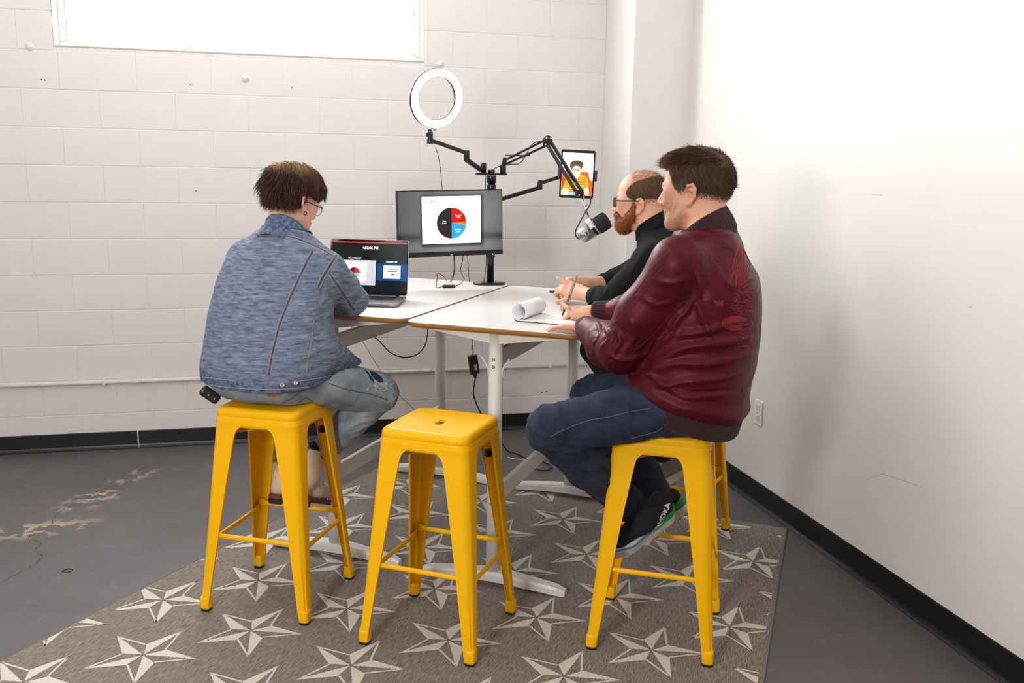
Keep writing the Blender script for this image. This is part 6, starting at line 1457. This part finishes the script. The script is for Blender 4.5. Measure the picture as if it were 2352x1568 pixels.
# ------------------------------------------------------------------ person in the denim jacket
def boot(root, ankle, shin_top, heel, toe, up, laces=True):
    x = unit(toe-heel); z = unit(up-x*np.dot(up, x)); y = np.cross(z, x); R = np.array([x, y, z]); o = heel-x*.014; kx = (np.linalg.norm(toe-heel)+.03)/.28
    cream = mat('cream_leather', 'dcc9b4', .5, var=(12, .1), bump=(70, .12)); G = lambda prs: [XF(p, o, R, kx) for p in prs]
    an_l = R @ (ankle-o)/kx; st_l = R @ (shin_top-o)/kx
    prs = [RC((.045, 0, .035), (.055, 0, .075), .036, .036, k=.02), RC((.05, 0, .035), (.15, 0, .034), .036, .038, k=.03), RC((.15, 0, .034), (.225, .003, .032), .038, .034, k=.03), RC((.06, 0, .085), (.13, 0, .055), .036, .030, k=.03),
           RC((.055, 0, .075), tuple(an_l), .038, .040, k=.03), RC(tuple(an_l), tuple(st_l), .040, .046, k=.02), FN(lambda P: P[:, 2]-.004, .004, 's')]
    sd = SDF(G(prs)); top = shin_top; ax = unit(shin_top-ankle)
    sd.prims.append(FN(lambda P: -((P-A3(top)) @ A3(ax)), .004, 's'))
    lo, hi = box_of([heel, toe, ankle, shin_top, toe+z*.04], .08)
    U, sf = sdf_obj('ankle_boot', sd, lo, hi, .0036, cream, root, disp=lambda P: .0012*crease(P, 70, 3, (1, 1, 2.0)), surf=True)
    def outl(g): 
        f1 = RC((.04, 0, 0), (.11, 0, 0), .038+g, .036+g); f2 = RC((.11, 0, 0), (.225, .003, 0), .036+g, .037+g)
        return lambda P: smin(f1.ev(P*np.array([1, 1, 0], np.float32)), f2.ev(P*np.array([1, 1, 0], np.float32)), .03)
    of = outl(.003)
    sdf_obj('welt_sole', SDF(G([FN(lambda P: smax(of(P), np.abs(P[:, 2]+.004)-.010, .003), .003, 'u')])), lo, hi, .0034, mat('brown_rubber_sole', '6d3a2a', .7), U)
    heelb = SDF(G([FN(lambda P: smax(smax(of(P), np.abs(P[:, 2]+.020)-.012, .003), P[:, 0]-.085, .003), .003, 'u')])); sdf_obj('boot_heel', heelb, lo, hi, .0034, mat('black_heel', '1b1a1c', .7), U)
    if laces:
        lm = mat('boot_lace', 'cbb9a6', .8); em = mat('boot_eyelet', '6b5a4a', .4, .6); pts = []
        for i in range(6):
            t = i/5; p = np.array([.135-.05*t, 0, .075+.07*t]); c = o+R.T @ (p*kx)
            a = sf.snap([c+y*.020, c-y*.020]); d = unit(x*.8+z*.6)
            q = MB(); q.tube([tuple(a[0]+d*.004), tuple((a[0]+a[1])/2+d*.006), tuple(a[1]+d*.004)], .0022, 6); q.build('lace', lm, U)
            for e in a:
                q = MB(); q.tube([tuple(e), tuple(e+d*.003)], .0035, 8); q.build('eyelet', em, U)
    bk = shin_top-x*.045*kx
    q = MB(); q.tube([tuple(bk-z*.03), tuple(bk-x*.012+z*.004), tuple(bk-x*.006+z*.018), tuple(bk+x*.008+z*.006)], .006, 8, flat=.4); q.build('pull_tab', cream, U)
    return U
def build_denim_person():
    w = frame2((-.036, 3.482), (.545, .8385)); Fd = np.array([.545, .8385, 0.]); Rt = np.array([.8385, -.545, 0.])
    root = empty('person', (-.036, 3.482, 0), 'person in a blue denim jacket and light ripped jeans, seated facing the laptop', 'person')
    shR = px3(750, 626, 3.545); elR = px3(806, 688, 3.665); wrR = np.array([.10, 3.84, 1.085]); shL = px3(574, 596, 3.71); elL = np.array([-.13, 3.965, 1.10]); wrL = np.array([.05, 3.93, 1.10])
    hipR, hipL = w(.0, .075, .855), w(.0, -.115, .855); knR = px3(868, 902, 3.62); knL = w(.36, -.20, .80); anR = px3(738, 1040, 3.635); anL = px3(640, 1050, 3.80); neck = w(.165, -.045, 1.385)
    hf = np.array([.743, .669, -.30]); hr = unit(np.cross(hf, (0, 0, 1))); SC = 1.0; ho = px3(672, 466, 3.715)
    HP, HR = head_prims(ho, hf, (0, 0, 1), SC, jaw=.94, neck=neck, neck_r=.050)
    hRp, _ = hand_prims(wrR, (-.75, .55, -.03), (.1, .1, 1), -1, [(.3, .4, .3)]*4, sc=.9, elbow=elR); hLp, _ = hand_prims(wrL, (.85, -.1, -.05), (.1, .1, 1), 1, [(.3, .4, .3)]*4, sc=.9, elbow=elL)
    body = HP+[TZ_([(.80, *w(-.01, -.03, 0)[:2], .14, .11), (1.0, *w(.04, -.03, 0)[:2], .13, .10), (1.25, *w(.11, -.04, 0)[:2], .13, .08), (1.36, *w(.16, -.045, 0)[:2], .07, .055)], Rt, k=.03),
               RC(w(.13, .03, 1.28), shR, .04, .038, k=.03), RC(w(.13, -.10, 1.28), shL, .04, .038, k=.03), RC(shR, elR, .038, .034, k=.02), RC(shL, elL, .038, .034, k=.02)]+hRp+hLp+[
               RC(hipR, knR, .06, .045, k=.03), RC(knR, anR, .04, .030, k=.02), RC(hipL, knL, .06, .045, k=.03), RC(knL, anL, .04, .030, k=.02)]
    b = sdf_obj('body', SDF(body), (-.38, 3.36, .44), (.48, 4.08, 1.62), .0040, skin_m, root); skin_tones(b, 'e6b696', ho, HR, SC)
    # ---- ripped light jeans
    ld = mat('washed_light_denim', 'a3acb0', .9, var=(9, .4), bump=(400, .5), col2='6b7a8b')
    tr = [EL(w(-.01, -.05, .872), (.155, .225, .118), np.array([Fd, Rt, [0, 0, 1]]), k=.03), RC(hipR+V3(0, 0, .006), knR, .098, .077, k=.05), RC(hipL+V3(0, 0, .006), knL, .098, .072, k=.05),
          RC(knR, knR*.5+anR*.5, .075, .062, k=.02), RC(knR*.5+anR*.5, anR+unit(knR-anR)*.04, .062, .050, k=.02), RC(knL, anL, .07, .047, k=.02),
          FN(lambda P: np.where((np.abs((P[:, 0]+.036)*.461+(P[:, 1]-3.482)*.887) < .16) & (np.abs((P[:, 0]+.036)*.887-(P[:, 1]-3.482)*.461) < .16) & (P[:, 2] > .69), P[:, 2]-(.764+RT), .05), .012, 's')]
    lo, hi = box_of([hipR, hipL, knR, knL, anR, anL], .15)
    def jf(P):
        dk = np.linalg.norm(P-A3(knR), axis=1); da = np.linalg.norm(P-A3(anR), axis=1); return .007*crease(P, 50, 1, (1, 1, 1.2))*(np.exp(-(dk/.14)**2)*.7+np.exp(-(da/.10)**2))+.0015*wav(P, 60, 2)+.003*crease(P, 35, 4)
    _, jsf = sdf_obj('jeans', SDF(tr), lo, hi, .005, ld, root, disp=jf, surf=True, folds=[([(860, 945), (820, 950), (780, 965), (750, 975)], -.010, .010), ([(895, 950), (860, 962), (820, 972), (790, 990)], .008, .010), ([(880, 970), (840, 990), (800, 1010)], .006, .009), ([(850, 1000), (820, 1015), (790, 1025)], .005, .008),
        ([(760, 890), (790, 900), (830, 920)], .005, .010), ([(700, 905), (740, 925), (790, 940)], .005, .010), ([(560, 930), (600, 938), (650, 930)], .004, .010), ([(750, 1040), (775, 1035), (795, 1030)], .005, .006)])
    ds = mat('denim_seam_blue', '44546a', .9); fr = mat('frayed_threads', 'c9c4bb', .95); navy = mat('navy_patch', '1d2942', .9)
    seam_px(jsf, [(480, 905), (520, 925), (570, 938), (620, 935), (668, 915), (702, 888)], .0016, ds, root, 'seat_seam'); seam_px(jsf, [(702, 912), (680, 928), (655, 940), (630, 945)], .0014, ds, root, 'pocket_stitch'); seam_px(jsf, [(703, 912), (730, 930), (758, 945)], .0014, ds, root, 'pocket_stitch'); seam_px(jsf, [(755, 880), (800, 895), (850, 905), (890, 918)], .0014, ds, root, 'side_seam')
    def patch(name, poly, m, off, th=.0008):
        P, ok = jsf.hit(poly); P = P[ok]
        if len(P) < 3: return
        c = P.mean(0); rings = []
        for t in (0, .25, .5, .75, 1.): rings.append(jsf.snap(c+(P-c)*max(t, .02), off))
        q = MB(); n = len(P); V = [tuple(p) for r in rings for p in r]
        q.add(V, [[i*n+k, i*n+(k+1) % n, (i+1)*n+(k+1) % n, (i+1)*n+k] for i in range(4) for k in range(n)], 0, True); return q.build(name, m, root)
    patch('knee_rip', [(848, 852), (862, 855), (876, 866), (880, 876), (872, 879), (862, 872), (853, 863)], navy, .0016); patch('knee_rip', [(836, 850), (843, 852), (858, 872), (860, 880), (850, 872)], navy, .0016)
    rg = random.Random(4); lines = []
    for k in range(46):
        x, y = 860+rg.gauss(0, 1)*13+10, 882+rg.gauss(0, 1)*8; lines.append([(x, y), (x+rg.uniform(-6, 6), y+rg.uniform(-2, 6)), (x+rg.uniform(-9, 9), y+rg.uniform(0, 9))])
    tubes_px(jsf, lines, .0007, fr, root, 'frayed_thread')
    ex, ok = jsf.hit([(899+4*math.sin(k), 870+k*3.4) for k in range(22)]); q = MB()
    for p in ex[ok]:
        for _ in range(2):
            d = V3(rg.uniform(.2, .9), rg.uniform(-.3, .3), rg.uniform(-.8, .4))*.014; q.tube([tuple(p), tuple(p+d*.6), tuple(p+d+V3(0, 0, -.004))], .0006, 4)
    q.build('knee_fringe', fr, root)['kind'] = 'stuff'
    patch('leather_patch', [(610, 899), (636, 896), (655, 899), (640, 908), (618, 911)], mat('tan_leather', '9a5f2e', .6), .002)
    # belt with a studded pouch end at the left hip
    blk = mat('black_leather', '18171a', .45); tb = w(-.01, -.02, .925)
    belt = MB(); ring = []
    for an in np.linspace(0, math.tau, 49)[:-1]: ring.append(tb+Fd*(math.cos(an)*.152)+Rt*(math.sin(an)*.207)+V3(0, 0, -.028*math.cos(an) if False else -.004))
    belt.loft([[p+V3(0, 0, -.017) for p in ring], [p+V3(0, 0, .017) for p in ring]], False, 0, True); belt.build('belt', blk, root)
    pc = px3(483, 906, 3.54); q = MB(); q.box(pc, (.075, .034, .040), Matrix.Rotation(math.radians(38), 3, 'Y'), bev=.010); po = q.build('belt_pouch', blk, root)
    for k in range(3):
        q = MB(); q.lathe([(.004, 0), (.004, .003), (.002, .004)], pc+V3(-.024+.02*k, -.018, .018-.015*k), (0, -1, 0), 8); q.build('stud', mat('nickel', 'b9b9bd', .25, 1.), po)
    # ---- denim jacket
    dn = mat('blue_washed_denim', '95a0b4', .9, var=(48, .45), bump=(260, .7), col2='566380', stretch=(.45, .45, 2.4))
    dnd = mat('denim_band', '6f82a0', .9, var=(70, .5), bump=(420, .4), col2='33425f'); st_m = mat('tan_denim_stitch', 'a08d86', .8); dk = mat('dark_felled_seam', '56627e', .9, var=(120, .5), col2='303c58')
    st = [(.78, -.01, -.035, .228, .176), (.90, .0, -.035, .238, .188), (1.0, .025, -.035, .234, .186), (1.12, .062, -.04, .230, .178), (1.21, .10, -.045, .222, .160), (1.28, .126, -.05, .196, .135), (1.335, .146, -.05, .145, .108), (1.375, .16, -.048, .09, .082), (1.392, .165, -.046, .07, .068)]
    trunk = TZ_([(z, *w(f, r, 0)[:2], a, bb) for z, f, r, a, bb in st], Rt, k=.03)
    c0 = A3(w(0, 0, 0)); plane = lambda P: (P[:, 2]-(.893+.10*((P-c0) @ A3(Fd))-.02*((P-c0) @ A3(Rt))))
    lap = w(.20, .16, .90)
    mR = elR*.5+wrR*.5
    jk = [trunk, RC(w(.145, .0, 1.315), shR, .046, .062, k=.06), RC(w(.145, -.10, 1.315), shL, .048, .062, k=.06), RC(shR, shR*.45+elR*.55, .066, .064, k=.05), RC(shR*.45+elR*.55, elR, .070, .060, k=.03), RC(elR, mR, .060, .054, k=.02), RC(mR, wrR+unit(elR-wrR)*.03, .054, .045, k=.02), RC(shL, elL, .062, .056, k=.05), RC(elL, wrL+unit(elL-wrL)*.03, .06, .045, k=.02),
          RC(w(.06, .14, .95), w(.24, .19, .865), .085, .035, k=.05),
          FN(plane, .004, 's'), FN(lambda P: np.where((((P[:, 0]-TA.x)*TS.x+(P[:, 1]-TA.y)*TS.y) > .02) & (P[:, 2] > .98), P[:, 2]-TZL-.001, .05), .006, 's')]
    lo, hi = box_of([shR, shL, elR, elL, wrR, wrL, w(-.2, -.27, .86), w(.2, .24, 1.38), w(-.2, .2, 1), lap], .10)
    def jd(P):
        de = np.linalg.norm(P-A3(elR), axis=1); low = np.clip((1.12-P[:, 2])/.2, 0, 1); return .006*crease(P, 45, 5)*np.exp(-(de/.10)**2)+.0035*crease(P, 24, 3, (.6, .6, 1.5))*low+.002*crease(P, 28, 8)+.0015*wav(P, 30, 2)
    FO = [([(500, 700), (560, 690), (640, 690)], .006, .014), ([(690, 700), (730, 720), (745, 740)], .009, .011), ([(680, 740), (715, 745), (745, 760)], .007, .011), ([(490, 800), (560, 780), (620, 790)], .006, .014), ([(640, 840), (690, 825), (740, 800)], .008, .013), ([(650, 800), (700, 780), (742, 770)], .007, .012),
          ([(500, 850), (560, 835), (610, 850)], .006, .012), ([(700, 650), (725, 668), (748, 690)], .010, .011), ([(770, 660), (795, 680), (820, 670)], .007, .010), ([(765, 690), (790, 705), (815, 700)], .006, .009), ([(790, 640), (815, 650), (825, 640)], .006, .009), ([(760, 620), (745, 650), (738, 680)], -.007, .009), ([(560, 580), (600, 600), (660, 600)], .004, .014)]
    _, sf = sdf_obj('denim_jacket', SDF(jk), lo, hi, .005, dn, root, disp=jd, folds=FO, surf=True)
    # waistband with stitched edges, tab and shank buttons
    def band(P): return smax(smin(trunk.ev(P), RC(w(.06, .14, .95), w(.24, .19, .865), .085, .035).ev(P.astype(np.float32)), .05)-.004, np.abs(plane(P)+.017)-.0195, .005)
    _, bf = sdf_obj('waistband', SDF([FN(band, .004, 'u')]), w(0, 0, .80)-np.array([.36, .36, 0]), w(0, 0, 1.0)+np.array([.40, .36, 0]), .0045, dnd, root, surf=True, disp=lambda P: .001*wav(P, 90, 4))
    for ln, mm in (([(466, 866), (520, 872), (600, 878), (680, 876), (760, 862), (825, 838)], st_m), ([(470, 882), (530, 890), (610, 894), (690, 890), (770, 878), (832, 852)], st_m)): seam_px(bf, ln, .0016, mm, root, 'band_stitch')
    for (x, y) in ((649, 884), (680, 879)):
        P, ok = bf.hit([(x, y)]); n = unit(CAM-P[0]) if ok[0] else None
        if ok[0]:
            q = MB(); q.lathe([(.010, 0), (.010, .003), (.007, .0045), (.003, .003)], P[0], n, 16); q.build('shank_button', mat('antique_metal_button', '9c9187', .35, .9), root)
    seam_px(bf, [(670, 872), (668, 880), (674, 888), (700, 886), (712, 882), (710, 868), (690, 870), (672, 872)], .0018, dk, root, 'waist_tab')
    for ln in ([(540, 547.5), (590, 539), (640, 539), (690, 551), (740, 573), (781, 599)], [(718.5, 576), (696, 620), (668, 680), (644.5, 740), (628.5, 800), (616.5, 862)], [(773.5, 585.5), (758, 610.5), (741, 638.5), (730.5, 659)], [(757.5, 628.5), (777, 657.5), (796.5, 687.5), (813.5, 713.5)]):
        seam_px(sf, ln, .0062, dk, root, 'felled_seam', -.0046)
    for ln in ([(540, 546), (590, 537), (640, 537), (690, 549), (740, 571), (782, 597)], [(541, 549), (590, 541), (640, 541), (690, 553), (740, 575), (780, 601)]): seam_px(sf, ln, .0017, st_m, root, 'yoke_seam')
    for ln in ([(722, 577), (700, 620), (672, 680), (648, 740), (632, 800), (620, 862)], [(715, 575), (692, 620), (664, 680), (641, 740), (625, 800), (613, 862)], [(722, 735), (716, 780), (708, 820), (703, 858)]): seam_px(sf, ln, .0017, st_m, root, 'back_seam')
    for ln in ([(777, 588), (762, 612), (745, 640), (733, 664)], [(770, 583), (754, 609), (737, 637), (728, 655)]): seam_px(sf, ln, .0018, st_m, root, 'armhole_seam')
    for ln in ([(760, 626), (780, 655), (800, 685), (818, 712)], [(755, 631), (774, 660), (793, 690), (809, 715)]): seam_px(sf, ln, .0015, st_m, root, 'sleeve_seam')
    # fold-down collar
    q = MB(); cc = np.array(neck)+V3(0, 0, .004); up = unit(Fd*.60+V3(0, 0, 1)); fx = unit(Fd-up*np.dot(Fd, up)); rx = np.cross(fx, up); rings = []
    for hg, rr in ((-.075, .088), (-.03, .074), (.002, .066), (.016, .063), (.019, .067), (.008, .073), (-.004, .080), (-.014, .085), (-.018, .083)):
        rings.append([cc+fx*(math.cos(an)*rr*1.05)+rx*math.sin(an)*rr+up*(hg-.006*(.5+.5*math.cos(an))) for an in np.linspace(.35, math.tau-.35, 60)])
    V = [p for r in rings for p in r]; n = 60; V = [tuple(v) for v in V]; V[6*n:] = [tuple(v) for v in sf.snap(V[6*n:], .0045)]; q.add(V, [[i*n+k, i*n+k+1, (i+1)*n+k+1, (i+1)*n+k] for i in range(len(rings)-1) for k in range(n-1)], 0, True); q.build('jacket_collar', dnd, root)
    # ---- tousled hair, lighter on the crown
    zr = lambda L: np.interp(L[:, 1], [-.13, -.085, -.05, -.022, -.006, .012, .030, .05, .075, .10], [-.082, -.082, -.064, -.030, .034, .036, .032, .030, .034, .040])
    bl = lambda L: np.clip((L[:, 2]-.098)/.035, 0, 1)*np.clip((-L[:, 0]*.8-L[:, 1]*.4+.06)/.07, 0, 1)
    cap, sh = hair_cap(ho, HR, SC, zr, lambda L: .009+.015*np.clip((L[:, 2]-.02)/.06, 0, 1)+.006*np.clip(-(L[:, 1]+.05)/.05, 0, 1)-.004*np.clip((L[:, 1]-.03)/.05, 0, 1), 'hair', root, '3a2620', extra_disp=lambda L: .005*wav(L*np.array([1, 1, .45], np.float32), 110, 4))
    loc = lambda V: ((V-A3(ho)) @ np.array(HR, np.float32).T)/SC; RW = np.array(HR)
    rts, nn = sample_mesh(cap, 9000, 3); Lc = loc(rts)
    crown = np.array([0, -.045, .13]); rad = Lc-crown; rad[:, 2] -= .06; rad /= np.linalg.norm(rad, axis=1, keepdims=True)
    lowk = np.clip((.085-Lc[:, 2])/.05, 0, 1)[:, None]; dirs = (rad*(.8-.62*lowk)+np.stack([0*Lc[:, 0], .06+0*Lc[:, 0], -.50+0*Lc[:, 0]], 1)-np.array([0, 0, .55])*lowk) @ RW
    bw = bl(Lc)[:, None]; tone = np.array(lin('46302a')[:3])*(1-bw)+np.array(lin('b8996a')[:3])*bw; rg2 = np.random.RandomState(1); mixw = (rg2.rand(len(tone), 1) < .18)*.5; tone = tone*(1-mixw)+np.array(lin('7a5236')[:3])*mixw
    o = strands('hair_strands', rts, dirs+nn*np.where(Lc[:, 2:3] > .07, .16, .02), np.where((Lc[:, 2] < .062) & (Lc[:, 1] > -.045), .013, np.where(Lc[:, 2] < -.02, .024, .044)), hair_m, root, width=.0008, segs=6, grav=.45, sdf=sh, lift=.001, wave=.15, seed=5, tones=tone, jitter=.14, tip=.08, clump=.55, clump_f=75., rag=.35); o['kind'] = 'stuff'
    fr_, fn = sample_mesh(cap, 160, 12, lambda V: (np.abs(loc(V)[:, 2]-.03) < .10)); o = strands('flyaway_hair', fr_, fn+np.array([0, 0, .1]), .032, hair_m, root, width=.0003, segs=5, grav=.9, wave=.25, seed=15, tones=np.array(lin('6a4a30')[:3]), jitter=.5); o['kind'] = 'stuff'
    eyeglasses(root, ho, HR, SC, mat('dark_wire_frame', '2b2529', .3), half_w=.023, half_h=.020, z0=.0, y0=.113, rr=.017, thick=.0013)
    e = ho+np.array(HR).T @ (np.array([.080, -.002, -.034])*SC); q = MB()
    q.tube([tuple(e+np.array(HR).T @ V3(.001, .007*math.cos(t), .007*math.sin(t)-.004)) for t in np.linspace(0, math.tau, 13)], .0018, 6); q.build('earring', mat('black_earring', '1c1517', .3), root)
    # ---- boots and socks
    boot(root, ankle=px3(709, 1088, 3.635), shin_top=px3(722, 1026, 3.635), heel=px3(668, 1138, 3.59), toe=px3(750, 1150, 3.80), up=np.array([-.08, -.10, 1.]))
    boot(root, ankle=anL+V3(0, 0, -.05), shin_top=anL+V3(0, 0, .02), heel=px3(636, 1138, 3.69), toe=px3(690, 1130, 3.92), up=np.array([0, 0, 1.]), laces=False)
    q = MB(); q.tube([tuple(anR+unit(knR-anR)*.03), tuple(px3(718, 1040, 3.635))], [.040, .045], 20); q.build('sock', mat('black_sock', '131318', .9), root)
    return root
DENIM = build_denim_person()
late_pens()
